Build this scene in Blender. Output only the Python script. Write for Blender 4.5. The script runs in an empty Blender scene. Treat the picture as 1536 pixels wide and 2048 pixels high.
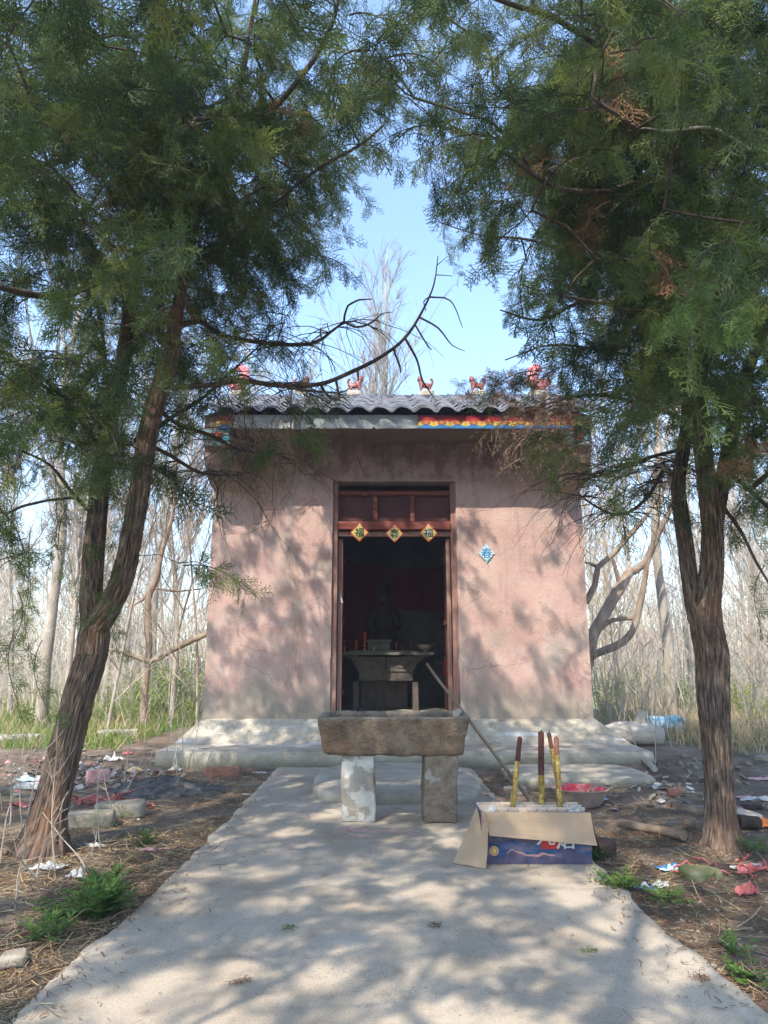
import bpy, math, random
import numpy as np
from mathutils import Vector, Matrix, Euler, noise as mn

SC = bpy.context.scene
COL = SC.collection
R = math.radians
rng = np.random.default_rng(11)
random.seed(5)

# ------------------------------------------------------------------ camera, sky, sun, exposure
PITCH = R(11.7); EYE = 1.2; F = 1420.0
cd = bpy.data.cameras.new('camera'); cam = bpy.data.objects.new('camera', cd); COL.objects.link(cam)
cam.location = (0, 0, EYE); cam.rotation_euler = (math.pi/2 + PITCH, 0, 0)
cd.sensor_fit = 'VERTICAL'; cd.sensor_height = 36; cd.lens = 36*F/2048; cd.clip_start = .05; cd.clip_end = 1500
SC.camera = cam
AZ = 208; EL = 49
w = bpy.data.worlds.new('World'); SC.world = w; w.use_nodes = True
nt = w.node_tree
sky = nt.nodes.new('ShaderNodeTexSky'); sky.sky_type = 'NISHITA'; sky.sun_disc = False
sky.sun_elevation = R(EL); sky.sun_rotation = R(AZ); sky.air_density = 1.15; sky.dust_density = .5; sky.ozone_density = 4.0
bg = nt.nodes['Background']; nt.links.new(sky.outputs[0], bg.inputs[0]); bg.inputs[1].default_value = .122
sd = bpy.data.lights.new('sun', 'SUN'); sd.energy = 2.15; sd.angle = R(.53); sd.color = (1, .93, .82)
so = bpy.data.objects.new('sun', sd); COL.objects.link(so)
sdir = Vector((math.sin(R(AZ))*math.cos(R(EL)), math.cos(R(AZ))*math.cos(R(EL)), math.sin(R(EL))))
so.rotation_euler = (-sdir).to_track_quat('-Z', 'Y').to_euler(); so.location = (-6, -8, 14)
SC.view_settings.view_transform = 'Standard'; SC.view_settings.look = 'None'
SC.view_settings.exposure = 2.0; SC.view_settings.gamma = 1; SC.view_settings.use_curve_mapping = False
SC.render.engine = 'CYCLES'
SC.cycles.max_bounces = 6; SC.cycles.diffuse_bounces = 4; SC.cycles.transparent_max_bounces = 8
SC.cycles.volume_bounces = 0

# ------------------------------------------------------------------ photo geometry helpers
CP, SP = math.cos(PITCH), math.sin(PITCH)
def P(px, py, D):
    u = (px-768)/F; v = (1024-py)/F
    k = D/(CP - v*SP)
    return Vector((u*k, D, EYE + (SP + v*CP)*k))
def G(px, py, z=0.0):
    u = (px-768)/F; v = (1024-py)/F
    k = (z-EYE)/(SP + v*CP)
    return Vector((u*k, (CP - v*SP)*k, z))
def proj(p):
    Z = p[2]-EYE; d = p[1]*CP + Z*SP
    if d < .05: return None
    return (768 + F*p[0]/d, 1024 - F*(-p[1]*SP + Z*CP)/d)
def mpp(p):                       # metres per photo pixel at a point
    return (p[1]*CP + (p[2]-EYE)*SP)/F

# ------------------------------------------------------------------ object helpers
def tag(o, label=None, cat=None, group=None, kind=None):
    if label: o['label'] = label
    if cat: o['category'] = cat
    if group: o['group'] = group
    if kind: o['kind'] = kind
    return o
def thing(name, label, cat, loc=(0, 0, 0), group=None):
    o = bpy.data.objects.new(name, None); COL.objects.link(o); o.location = loc
    o.empty_display_size = .1
    return tag(o, label, cat, group)
def copy_tree(o, parent=None):
    c = o.copy(); COL.objects.link(c); c.parent = parent
    for ch in list(o.children): copy_tree(ch, c)
    return c
def wloc(o):
    v = Vector((0, 0, 0))
    while o is not None: v = v + o.location; o = o.parent
    return v

class MB:
    def __init__(s): s.v = []; s.f = []; s.n = 0; s.attr = []
    def add(s, v, f, m=0, tc=None):
        v = np.asarray(v, float).reshape(-1, 3)
        s.v.append(v); s.attr.append(v if tc is None else np.asarray(tc, float))
        f = np.asarray(f, int)
        s.f.append((f + s.n, m)); s.n += len(v)
        return s
    def quadstrip(s, rings, m=0, closed=True, tc=None):
        rings = np.asarray(rings, float); a, b = rings.shape[:2]
        i = np.arange(a-1)[:, None]; j = np.arange(b if closed else b-1)[None]
        j2 = (j+1) % b
        f = np.stack([i*b+j, i*b+j2, (i+1)*b+j2, (i+1)*b+j], -1).reshape(-1, 4)
        return s.add(rings.reshape(-1, 3), f, m, None if tc is None else np.asarray(tc).reshape(-1, 3))
    def poly(s, pts, m=0):
        return s.add(pts, [list(range(len(pts)))], m)
    def box(s, c, d, m=0, rot=None):
        x, y, z = np.array(d)/2
        v = np.array([(-x,-y,-z),(x,-y,-z),(x,y,-z),(-x,y,-z),(-x,-y,z),(x,-y,z),(x,y,z),(-x,y,z)])
        if rot is not None: v = v @ np.array(Euler(rot).to_matrix()).T
        return s.add(v+np.array(c), [(0,3,2,1),(4,5,6,7),(0,1,5,4),(1,2,6,5),(2,3,7,6),(3,0,4,7)], m)
    def hexa(s, v, m=0):
        return s.add(v, [(0,3,2,1),(4,5,6,7),(0,1,5,4),(1,2,6,5),(2,3,7,6),(3,0,4,7)], m)
    def extr(s, pts, d, m=0):      # polygon pts extruded by vector d
        pts = np.asarray(pts, float); n = len(pts); d = np.asarray(d, float)
        s.add(np.vstack([pts, pts+d]), [(i, (i+1) % n, n+(i+1) % n, n+i) for i in range(n)], m)
        s.poly(pts[::-1], m); s.poly(pts+d, m); return s
    def tube(s, pts, rad, sides=6, m=0, cap=True, bark=0, seed=0):
        pts = np.asarray([tuple(p) for p in pts], float); n = len(pts)
        rad = np.broadcast_to(np.asarray(rad, float), (n,))
        t = np.gradient(pts, axis=0); t /= np.linalg.norm(t, axis=1)[:, None]+1e-9
        ref = np.array([1., .13, 0]) if abs(t[0, 0]) < .8 else np.array([0, 1., .1])
        a = np.linspace(0, 2*math.pi, sides, endpoint=False)
        rings = np.zeros((n, sides, 3)); tcs = np.zeros((n, sides, 3)); L = 0
        for i in range(n):
            ref = ref - t[i]*ref.dot(t[i]); ref /= np.linalg.norm(ref)+1e-9
            bi = np.cross(t[i], ref)
            if i: L += np.linalg.norm(pts[i]-pts[i-1])
            rr = np.full(sides, rad[i])
            if bark:
                for k in range(sides):
                    q = Vector((math.cos(a[k]+L*.5)*1.0, math.sin(a[k]+L*.5)*1.0, L*.5+seed))
                    big = mn.noise(q*1.3)*.10
                    rid = 1-abs(mn.noise(Vector((q.x*5.5, q.y*5.5, q.z*3.2+9))))*2.2
                    rid2 = 1-abs(mn.noise(Vector((q.x*13, q.y*13, q.z*9+5))))*2.2
                    rr[k] *= 1+big+bark*(rid-.6)+bark*.45*(rid2-.5)
            rings[i] = pts[i]+(np.cos(a)[:, None]*ref+np.sin(a)[:, None]*bi)*rr[:, None]
            tcs[i] = np.stack([np.cos(a)*rad[0], np.sin(a)*rad[0], np.full(sides, L)], -1)
        s.quadstrip(rings, m, True, tcs)
        if cap:
            s.poly(rings[0][::-1], m); s.poly(rings[-1], m)
        return s
    def build(s, name, mats, parent=None, smooth=False, link=True, origin=None):
        if not isinstance(mats, (list, tuple)): mats = [mats]
        V = np.vstack(s.v); T = np.vstack(s.attr)
        o0 = wloc(parent) if origin is None and parent is not None else Vector(origin or (0, 0, 0))
        V = V-np.array(o0)
        loops = []; tot = []; mi = []
        for f, m in s.f:
            loops.append(f.reshape(-1)); tot.append(np.full(len(f), f.shape[1])); mi.append(np.full(len(f), m))
        loops = np.concatenate(loops); tot = np.concatenate(tot); mi = np.concatenate(mi)
        me = bpy.data.meshes.new(name)
        me.vertices.add(len(V)); me.vertices.foreach_set('co', V.ravel())
        me.loops.add(len(loops)); me.loops.foreach_set('vertex_index', loops)
        me.polygons.add(len(tot)); st = np.concatenate([[0], np.cumsum(tot)[:-1]])
        me.polygons.foreach_set('loop_start', st); me.polygons.foreach_set('loop_total', tot)
        for m in mats: me.materials.append(m)
        me.polygons.foreach_set('material_index', mi)
        me.update(calc_edges=True); me.validate()
        me.polygons.foreach_set('use_smooth', np.full(len(me.polygons), bool(smooth)))
        if len(me.vertices) == len(T):
            at = me.attributes.new('tc', 'FLOAT_VECTOR', 'POINT'); at.data.foreach_set('vector', T.ravel())
        o = bpy.data.objects.new(name, me)
        if link: COL.objects.link(o)
        if parent is not None: o.parent = parent
        elif origin is not None: o.location = origin
        return o
    def top(s, name, mats, label, cat, origin, group=None, smooth=False):
        return tag(s.build(name, mats, None, smooth, origin=origin), label, cat, group)

def spline(pts, step):            # Catmull-Rom resample of (x,y,z,r...) rows
    p = np.asarray(pts, float); out = []
    q = np.vstack([2*p[0]-p[1], p, 2*p[-1]-p[-2]])
    for i in range(1, len(q)-2):
        n = max(2, int(np.linalg.norm(q[i+1, :3]-q[i, :3])/step))
        for t in np.linspace(0, 1, n, endpoint=False):
            out.append(.5*((2*q[i])+(-q[i-1]+q[i+1])*t+(2*q[i-1]-5*q[i]+4*q[i+1]-q[i+2])*t*t+(-q[i-1]+3*q[i]-3*q[i+1]+q[i+2])*t**3))
    out.append(p[-1]); return np.array(out)
def pxline(rows, step=.06):       # rows of (px, py, D, radius_px)
    o = []
    for px, py, D, r in rows:
        p = P(px, py, D); o.append((p.x, p.y, p.z, r*mpp(p)))
    return spline(o, step)

def rrect(hx, hy, r, n=8):
    pts = []
    for cx, cy, a0 in ((hx-r, hy-r, 0), (-hx+r, hy-r, 90), (-hx+r, -hy+r, 180), (hx-r, -hy+r, 270)):
        for k in range(n+1):
            a = R(a0+90*k/n); pts.append((cx+r*math.cos(a), cy+r*math.sin(a)))
    out = []                      # densify straight runs
    for i, p in enumerate(pts):
        q = pts[(i+1) % len(pts)]; L = math.dist(p, q); out.append(p)
        m = int(L/.03)
        for k in range(1, m): out.append((p[0]+(q[0]-p[0])*k/m, p[1]+(q[1]-p[1])*k/m))
    return out
def nvec(p, s): return Vector((mn.noise(Vector(p)*s), mn.noise(Vector(p)*s+Vector((31, 7, 3))), mn.noise(Vector(p)*s+Vector((5, 77, 13)))))
def ringsolid(levels, c=(0, 0, 0), amp=.005, ns=12, r=.03, rot=None, mb=None, m=0, n=6):
    """levels: (z, hx, hy) rings joined; noise-roughened."""
    ref = max(levels, key=lambda l: l[1]*l[2]); base = rrect(ref[1], ref[2], min(r, ref[1]*.95, ref[2]*.95), n)
    rings = []
    for z, hx, hy in levels:
        ring = []
        for x, y in base:
            p = Vector((x*hx/ref[1], y*hy/ref[2], z)); q = p+nvec(p+Vector(c), ns)*amp+nvec(p+Vector(c), ns*3.1)*amp*.4
            if rot is not None: q = rot @ q
            ring.append(tuple(q+Vector(c)))
        rings.append(ring)
    mb = mb or MB(); mb.quadstrip(rings, m); mb.poly(rings[0][::-1], m); mb.poly(rings[-1], m); return mb
def stone(c, d, rotz=0, tilt=(0, 0), amp=.012, ns=7, r=.02, k=5, mb=None):
    hx, hy, hz = np.array(d)/2; e = min(.012, hz*.4)
    lv = [(-hz, hx-e, hy-e), (-hz+e, hx, hy)]+[(-hz+e+(2*hz-2*e)*t, hx, hy) for t in np.linspace(.2, .8, k)]+[(hz-e, hx, hy), (hz, hx-e, hy-e)]
    return ringsolid(lv, c, amp, ns, r, Euler((tilt[0], tilt[1], rotz)).to_matrix(), mb)
def lathe(prof, c, n=32, mb=None, m=0, amp=0, ns=6, capb=True):
    rings = []
    for rr, z in prof:
        ring = []
        for k in range(n):
            a = 2*math.pi*k/n; p = Vector((rr*math.cos(a), rr*math.sin(a), z))
            if amp: p = p+nvec(p+Vector(c), ns)*amp
            ring.append(tuple(p+Vector(c)))
        rings.append(ring)
    mb = mb or MB(); mb.quadstrip(rings, m)
    if capb: mb.poly(rings[0][::-1], m)
    return mb
def skin(name, verts, edges, radii, sub=1):
    me = bpy.data.meshes.new(name); me.from_pydata(verts, edges, []); o = bpy.data.objects.new(name, me); COL.objects.link(o)
    md = o.modifiers.new('s', 'SKIN'); md.use_smooth_shade = True
    for i, r in enumerate(radii):
        sv = me.skin_vertices[0].data[i]; sv.radius = (r, r) if not isinstance(r, tuple) else r; sv.use_root = (i == 0)
    ms = o.modifiers.new('u', 'SUBSURF'); ms.levels = sub; ms.render_levels = sub
    dg = bpy.context.evaluated_depsgraph_get(); e = o.evaluated_get(dg)
    out = bpy.data.meshes.new_from_object(e); bpy.data.objects.remove(o); out.name = name
    return out

# ------------------------------------------------------------------ materials
def srgb(r, g, b):
    f = lambda c: (c/255/12.92) if c/255 <= .04045 else ((c/255+.055)/1.055)**2.4
    return (f(r), f(g), f(b))
def mat(name, ramp, scale=4, detail=6, rough=.85, bump=0.0, bscale=60, bdist=.01, stretch=(1, 1, 1), layers=(), coord='Object',
        metal=0, spec=.3, rand=0.0, trans=0.0, bstretch=None, bdetail=5, emit=None):
    m = bpy.data.materials.new(name); m.use_nodes = True; nt = m.node_tree; N = nt.nodes; L = nt.links
    bs = N['Principled BSDF']; bs.inputs['Roughness'].default_value = rough; bs.inputs['Metallic'].default_value = metal
    bs.inputs['Specular IOR Level'].default_value = spec
    if coord == 'tc':
        tc = N.new('ShaderNodeAttribute'); tc.attribute_name = 'tc'; src = tc.outputs['Vector']
    elif coord == 'World':
        tc = N.new('ShaderNodeNewGeometry'); src = tc.outputs['Position']
    else:
        tc = N.new('ShaderNodeTexCoord'); src = tc.outputs['Object']
    oi = N.new('ShaderNodeObjectInfo')
    off = N.new('ShaderNodeVectorMath'); off.operation = 'ADD'
    mul = N.new('ShaderNodeVectorMath'); mul.operation = 'SCALE'; mul.inputs[0].default_value = (13, 7, 29)
    L.new(oi.outputs['Random'], mul.inputs['Scale']); L.new(src, off.inputs[0])
    if coord == 'Object': L.new(mul.outputs[0], off.inputs[1])
    src2 = off.outputs[0]
    def noise(sc, det, st=(1, 1, 1)):
        mp = N.new('ShaderNodeMapping'); mp.inputs['Scale'].default_value = st; L.new(src2, mp.inputs[0])
        n = N.new('ShaderNodeTexNoise'); n.inputs['Scale'].default_value = sc; n.inputs['Detail'].default_value = det
        n.inputs['Roughness'].default_value = .6; L.new(mp.outputs[0], n.inputs['Vector']); return n
    def cr(fac, stops, interp='LINEAR'):
        r = N.new('ShaderNodeValToRGB'); L.new(fac, r.inputs[0]); e = r.color_ramp.elements
        r.color_ramp.interpolation = interp
        while len(e) < len(stops): e.new(.5)
        for el, (p, c) in zip(e, stops):
            el.position = p; el.color = (*c, 1) if isinstance(c, tuple) else (c, c, c, 1)
        return r
    if not isinstance(ramp, list): ramp = [(.3, tuple(x*.8 for x in ramp)), (.7, tuple(min(1, x*1.15) for x in ramp))]
    out = cr(noise(scale, detail, stretch).outputs['Fac'], ramp).outputs[0]
    for ly in layers:
        if 'crack' in ly:
            nn_ = noise(ly['crack']*3, 4); mp_ = N.new('ShaderNodeMix'); mp_.data_type = 'VECTOR'; mp_.inputs[0].default_value = .12
            L.new(src2, mp_.inputs[4]); L.new(nn_.outputs['Color'], mp_.inputs[5])
            vo = N.new('ShaderNodeTexVoronoi'); vo.feature = 'DISTANCE_TO_EDGE'; vo.inputs['Scale'].default_value = ly['crack']; L.new(mp_.outputs[1], vo.inputs['Vector'])
            k1 = cr(vo.outputs['Distance'], [(0.0, 1.0), (ly['w'], 0.0)]).outputs[0]; k2 = cr(noise(ly['mask'], 3).outputs['Fac'], [(.5, 0.0), (.58, 1.0)]).outputs[0]
            mm = N.new('ShaderNodeMath'); mm.operation = 'MULTIPLY'; L.new(k1, mm.inputs[0]); L.new(k2, mm.inputs[1])
            am = N.new('ShaderNodeMath'); am.operation = 'MULTIPLY'; L.new(mm.outputs[0], am.inputs[0]); am.inputs[1].default_value = ly['amt']
            mx = N.new('ShaderNodeMix'); mx.data_type = 'RGBA'; L.new(am.outputs[0], mx.inputs[0]); L.new(out, mx.inputs[6]); mx.inputs[7].default_value = (*ly['col'], 1); out = mx.outputs[2]
            continue
        # dict(col, scale, lo, hi, amt, stretch, axis, a0, a1)
        k = None
        if ly.get('scale'):
            k = cr(noise(ly['scale'], ly.get('detail', 5), ly.get('stretch', (1, 1, 1))).outputs['Fac'], [(ly['lo'], 0.0), (ly['hi'], 1.0)]).outputs[0]
        if 'axis' in ly:          # positional fade along an axis of the coordinates
            sx = N.new('ShaderNodeSeparateXYZ'); L.new(src, sx.inputs[0])
            ns = noise(ly.get('ascale', 3), 5); ad = N.new('ShaderNodeMath'); ad.operation = 'MULTIPLY_ADD'
            L.new(ns.outputs['Fac'], ad.inputs[0]); ad.inputs[1].default_value = ly.get('wob', .3); L.new(sx.outputs['XYZ'.index(ly['axis'])], ad.inputs[2])
            mr = N.new('ShaderNodeMapRange'); L.new(ad.outputs[0], mr.inputs[0])
            mr.inputs[1].default_value = ly['a0']+ly.get('wob', .3)*.5; mr.inputs[2].default_value = ly['a1']+ly.get('wob', .3)*.5
            if k is None: k = mr.outputs[0]
            else:
                mm = N.new('ShaderNodeMath'); mm.operation = 'MULTIPLY'; L.new(k, mm.inputs[0]); L.new(mr.outputs[0], mm.inputs[1]); k = mm.outputs[0]
        am = N.new('ShaderNodeMath'); am.operation = 'MULTIPLY'; L.new(k, am.inputs[0]); am.inputs[1].default_value = ly.get('amt', 1.0)
        mx = N.new('ShaderNodeMix'); mx.data_type = 'RGBA'; L.new(am.outputs[0], mx.inputs[0]); L.new(out, mx.inputs[6])
        mx.inputs[7].default_value = (*ly['col'], 1); out = mx.outputs[2]
    if rand:
        hs = N.new('ShaderNodeHueSaturation'); L.new(out, hs.inputs['Color'])
        mr = N.new('ShaderNodeMapRange'); L.new(oi.outputs['Random'], mr.inputs[0]); mr.inputs[3].default_value = 1-rand; mr.inputs[4].default_value = 1+rand
        L.new(mr.outputs[0], hs.inputs['Value'])
        m2 = N.new('ShaderNodeMapRange'); L.new(oi.outputs['Random'], m2.inputs[0]); m2.inputs[3].default_value = .5+rand*.015; m2.inputs[4].default_value = .5-rand*.075
        L.new(m2.outputs[0], hs.inputs['Hue']); out = hs.outputs[0]
    L.new(out, bs.inputs['Base Color'])
    if bump:
        b = N.new('ShaderNodeBump'); b.inputs['Strength'].default_value = bump; b.inputs['Distance'].default_value = bdist
        L.new(noise(bscale, bdetail, bstretch or stretch).outputs['Fac'], b.inputs['Height']); L.new(b.outputs[0], bs.inputs['Normal'])
    if trans:
        tl = N.new('ShaderNodeBsdfTranslucent'); L.new(out, tl.inputs[0])
        ms = N.new('ShaderNodeMixShader'); ms.inputs[0].default_value = trans
        L.new(bs.outputs[0], ms.inputs[1]); L.new(tl.outputs[0], ms.inputs[2]); L.new(ms.outputs[0], N['Material Output'].inputs[0])
    return m
def flat(name, c, rough=.6, **k): return mat(name, [(.35, tuple(x*.88 for x in c)), (.65, tuple(min(1, x*1.05) for x in c))], scale=30, rough=rough, **k)

M = {}
STREAK = (1, 1, .15)
M['wall'] = mat('stucco_pink', [(.3, (.40, .25, .205)), (.5, (.48, .315, .265)), (.72, (.52, .375, .315))], scale=1.6, detail=9, rough=.95, bump=.75, bscale=60, bdist=.016, bdetail=8,
    layers=[dict(crack=1.3, w=.012, mask=.9, col=(.20, .13, .105), amt=.5), dict(crack=5.5, w=.03, mask=2.2, col=(.22, .145, .115), amt=.6), dict(col=(.26, .19, .155), scale=7, lo=.52, hi=.68, stretch=(1, 1, .12), amt=.45), dict(col=(.34, .285, .24), scale=1.5, lo=.50, hi=.66, amt=.8), dict(col=(.52, .42, .36), scale=4.5, lo=.55, hi=.7, amt=.6), dict(col=(.44, .24, .21), scale=2.7, lo=.55, hi=.68, amt=.5),
            dict(col=(.25, .21, .19), scale=9, lo=.6, hi=.8, amt=.5), dict(col=(.22, .15, .12), scale=38, lo=.60, hi=.66, amt=.55), dict(col=(.72, .55, .46), scale=52, lo=.6, hi=.68, amt=.4),
            dict(col=(.27, .225, .175), axis='Z', a0=1.0, a1=.55, wob=.6, ascale=2.6, amt=.9),
            dict(col=(.10, .075, .06), axis='Z', a0=3.45, a1=3.95, wob=.4, ascale=2.5, amt=.55), dict(col=(.12, .055, .05), scale=5, lo=.42, hi=.56, axis='Z', a0=3.58, a1=3.68, wob=.12, ascale=5, amt=.55),  # first layer paints the eave's shade into the upper wall colour
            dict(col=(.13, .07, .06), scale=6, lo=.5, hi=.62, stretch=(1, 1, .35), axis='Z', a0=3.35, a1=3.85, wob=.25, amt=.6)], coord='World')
M['cement'] = mat('old_cement', [(.3, (.26, .22, .165)), (.55, (.38, .33, .255)), (.75, (.46, .41, .32))], scale=3, detail=9, rough=.95, bump=.8, bscale=55, bdist=.008,
    layers=[dict(col=(.12, .11, .075), scale=5, lo=.55, hi=.75, amt=.7), dict(col=(.13, .115, .09), scale=60, lo=.58, hi=.66, amt=.6), dict(col=(.58, .54, .46), scale=90, lo=.6, hi=.68, amt=.5), dict(col=(.13, .11, .06), axis='Z', a0=.06, a1=-.02, wob=.12, ascale=7, amt=.5), dict(col=(.62, .62, .6), scale=2.2, lo=.62, hi=.68, amt=.55, stretch=(.5, 1, 2))], coord='World')
M['plinth'] = mat('plinth_cement', [(.3, (.28, .235, .175)), (.55, (.39, .34, .265)), (.75, (.48, .43, .345))], scale=2.4, detail=10, rough=.95, bump=.7, bscale=75, bdist=.008,
    layers=[dict(col=(.15, .13, .09), scale=6, lo=.52, hi=.7, amt=.7), dict(col=(.11, .09, .06), scale=60, lo=.58, hi=.66, amt=.6), dict(col=(.62, .60, .56), scale=90, lo=.6, hi=.68, amt=.4), dict(col=(.10, .10, .055), axis='Z', a0=.12, a1=.0, wob=.14, ascale=6, amt=.75), dict(col=(.70, .70, .69), scale=3, lo=.60, hi=.64, amt=.5, stretch=(.35, 1, 3), axis='Z', a0=.15, a1=.2, wob=.02)], coord='World')
M['path'] = mat('path_concrete', [(.28, (.28, .22, .155)), (.5, (.39, .32, .24)), (.75, (.46, .395, .305))], scale=1.1, detail=10, rough=.96, bump=.6, bscale=90, bdist=.004,
    layers=[dict(crack=.42, w=.006, mask=.5, col=(.09, .07, .05), amt=.85), dict(crack=2.4, w=.012, mask=.8, col=(.16, .13, .09), amt=.5), dict(col=(.17, .135, .095), scale=7, lo=.56, hi=.72, amt=.55), dict(col=(.43, .41, .37), scale=3.3, lo=.6, hi=.75, amt=.6, stretch=(1, .6, 1)),
            dict(col=(.10, .08, .055), scale=60, lo=.6, hi=.7, amt=.7), dict(col=(.55, .50, .42), scale=130, lo=.58, hi=.66, amt=.6), dict(col=(.13, .105, .07), scale=180, lo=.57, hi=.63, amt=.6), dict(col=(.15, .13, .08), scale=.9, lo=.55, hi=.68, amt=.5)], coord='World')
M['mud'] = mat('bare_earth', [(.3, (.085, .06, .04)), (.5, (.17, .125, .085)), (.72, (.29, .23, .165))], scale=2.2, detail=10, rough=1, bump=1, bscale=45, bdist=.02,
    layers=[dict(col=(.12, .055, .03), scale=1.7, lo=.5, hi=.65, amt=.5), dict(col=(.045, .065, .018), scale=1.3, lo=.6, hi=.7, amt=.75),
            dict(col=(.30, .25, .18), scale=30, lo=.6, hi=.75, amt=.6),
            dict(col=(.17, .20, .07), axis='Y', a0=11, a1=15, wob=2, ascale=.4, amt=.85), dict(col=(.30, .27, .15), scale=.25, lo=.45, hi=.6, axis='Y', a0=12, a1=18, wob=1, amt=.9)], coord='World')
M['bark'] = mat('juniper_bark', [(.36, (.03, .021, .015)), (.46, (.115, .078, .055)), (.56, (.20, .145, .108)), (.66, (.30, .235, .18))], scale=44, detail=10, rough=.95, bump=1, bscale=60, bdist=.04, stretch=(1, 1, .2), coord='tc',
    layers=[dict(col=(.28, .13, .065), scale=3, lo=.46, hi=.66, amt=.6, stretch=(1, 1, .4)), dict(col=(.10, .095, .085), scale=2.2, lo=.5, hi=.7, amt=.6), dict(col=(.02, .014, .01), scale=70, lo=.57, hi=.66, amt=.8, stretch=(1, 1, .1))])
M['twig'] = mat('dark_twig', [(.3, (.035, .025, .02)), (.7, (.10, .075, .055))], scale=20, rough=.9)
M['deadtwig'] = mat('dry_twig', [(.3, (.20, .13, .085)), (.7, (.40, .29, .20))], scale=10, rough=.95)
M['leaf'] = mat('juniper_leaf', [(.32, (.035, .068, .022)), (.5, (.08, .135, .036)), (.68, (.16, .20, .045))], scale=1.2, rough=.6, rand=.42, trans=.48, spec=.35)
M['leafnear'] = mat('fresh_juniper_leaf', [(.3, (.06, .12, .025)), (.72, (.11, .18, .04))], scale=3, rough=.55, rand=.2, trans=.4, spec=.35)
M['leafdead'] = mat('brown_juniper_leaf', [(.3, (.14, .08, .035)), (.72, (.28, .17, .08))], scale=3, rough=.8, rand=.3, trans=.2)
M['pale_bark'] = mat('pale_bark', [(.3, (.22, .18, .135)), (.55, (.36, .31, .24)), (.75, (.50, .45, .37))], scale=6, detail=7, rough=.95, bump=.7, bscale=30, bdist=.02, stretch=(1, 1, .4), rand=.15)
M['tan_bark'] = mat('tan_bark', [(.3, (.16, .11, .075)), (.55, (.29, .215, .15)), (.75, (.42, .34, .25))], scale=8, detail=7, rough=.95, bump=.9, bscale=30, bdist=.03, stretch=(1, 1, .3), rand=.1)
M['thicket'] = mat('thicket_stem', [(.3, (.25, .19, .14)), (.7, (.50, .43, .34))], scale=3, rough=.95)
M['tile'] = mat('roof_tile_grey', [(.3, (.028, .032, .045)), (.55, (.065, .07, .088)), (.75, (.14, .145, .165))], scale=11, detail=7, rough=.75, bump=.3, bscale=80, rand=.25, spec=.4)
M['sunlitedge'] = mat('tile_edge_sunlit', [(.3, (.12, .125, .145)), (.7, (.28, .28, .31))], scale=14, rough=.8, rand=.25)  # front end faces paler than the tile: sunlight painted into their colour
M['brownslab'] = mat('soffit_board_marked', [(.3, (.12, .085, .055)), (.7, (.20, .148, .10))], scale=5, rough=.95, stretch=(.12, 3, 3), bump=.5, bscale=8, bdist=.01)
M['fascia'] = mat('grey_plaster', [(.3, (.24, .25, .245)), (.7, (.36, .375, .37))], scale=5, detail=8, rough=.9, bump=.4, bscale=30, stretch=(.5, 1, 2), layers=[dict(col=(.12, .12, .115), scale=10, lo=.6, hi=.7, amt=.7, stretch=(.4, 1, 1.5))])
M['wood'] = mat('worn_door_wood', [(.3, (.15, .075, .055)), (.5, (.30, .16, .125)), (.7, (.40, .25, .20))], scale=8, detail=8, rough=.85, bump=.6, bscale=30, bdist=.006, stretch=(3, 3, .15))
M['redwood'] = mat('red_brown_wood', [(.3, (.10, .022, .016)), (.7, (.22, .06, .04))], scale=8, detail=8, rough=.8, bump=.4, bscale=30, bdist=.005, stretch=(.2, 3, 3), layers=[dict(col=(.36, .22, .14), scale=14, lo=.58, hi=.7, amt=.7, stretch=(.4, 1, 1))])
M['panel'] = mat('maroon_panel', [(.3, (.055, .016, .015)), (.7, (.10, .032, .027))], scale=4, rough=.55, layers=[dict(col=(.16, .10, .08), scale=5, lo=.6, hi=.75, amt=.5)])
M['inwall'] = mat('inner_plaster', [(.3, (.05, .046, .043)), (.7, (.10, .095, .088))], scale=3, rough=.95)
M['drape'] = mat('dark_red_cloth', [(.3, (.065, .006, .008)), (.7, (.11, .010, .014))], scale=9, rough=.9, stretch=(3, 1, .4))
M['redbox'] = flat('red_cloth', (.45, .03, .02))
M['altar'] = mat('altar_stone', [(.3, (.075, .06, .05)), (.7, (.16, .125, .10))], scale=9, rough=.8, bump=.5, bscale=50)
M['altartop'] = mat('altar_top', [(.3, (.08, .07, .055)), (.7, (.15, .135, .11))], scale=9, rough=.6)
M['darkrobe'] = mat('statue_robe', [(.3, (.018, .014, .014)), (.7, (.05, .028, .025))], scale=9, rough=.7)
M['skin'] = flat('statue_face', (.12, .08, .06))
M['gold'] = mat('gold_foil', [(.3, (.16, .08, .025)), (.45, (.40, .26, .07)), (.7, (.66, .50, .18))], scale=38, rough=.36, metal=.8, bump=1, bscale=70, bdist=.02, stretch=(1, 1, .6))
M['incense'] = mat('burnt_incense', [(.3, (.05, .018, .014)), (.7, (.14, .05, .038))], scale=20, rough=.9, bump=.5, bscale=80)
M['incense2'] = mat('reddish_incense', [(.3, (.12, .045, .03)), (.7, (.26, .11, .075))], scale=20, rough=.9, bump=.5, bscale=80)
M['brass'] = flat('brass', (.62, .38, .10), rough=.35, metal=.8)
M['candle'] = flat('red_wax', (.50, .05, .02), rough=.4)
M['trough'] = mat('rough_granite', [(.28, (.085, .06, .042)), (.5, (.19, .135, .09)), (.75, (.32, .245, .165))], scale=9, detail=9, rough=1, bump=1.0, bscale=48, bdist=.03,
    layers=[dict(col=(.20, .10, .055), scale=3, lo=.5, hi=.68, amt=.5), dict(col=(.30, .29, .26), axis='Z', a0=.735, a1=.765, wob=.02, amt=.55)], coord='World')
M['ash'] = mat('incense_ash', [(.3, (.035, .031, .028)), (.7, (.14, .128, .115))], scale=12, rough=1, bump=1, bscale=40, bdist=.02)
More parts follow.
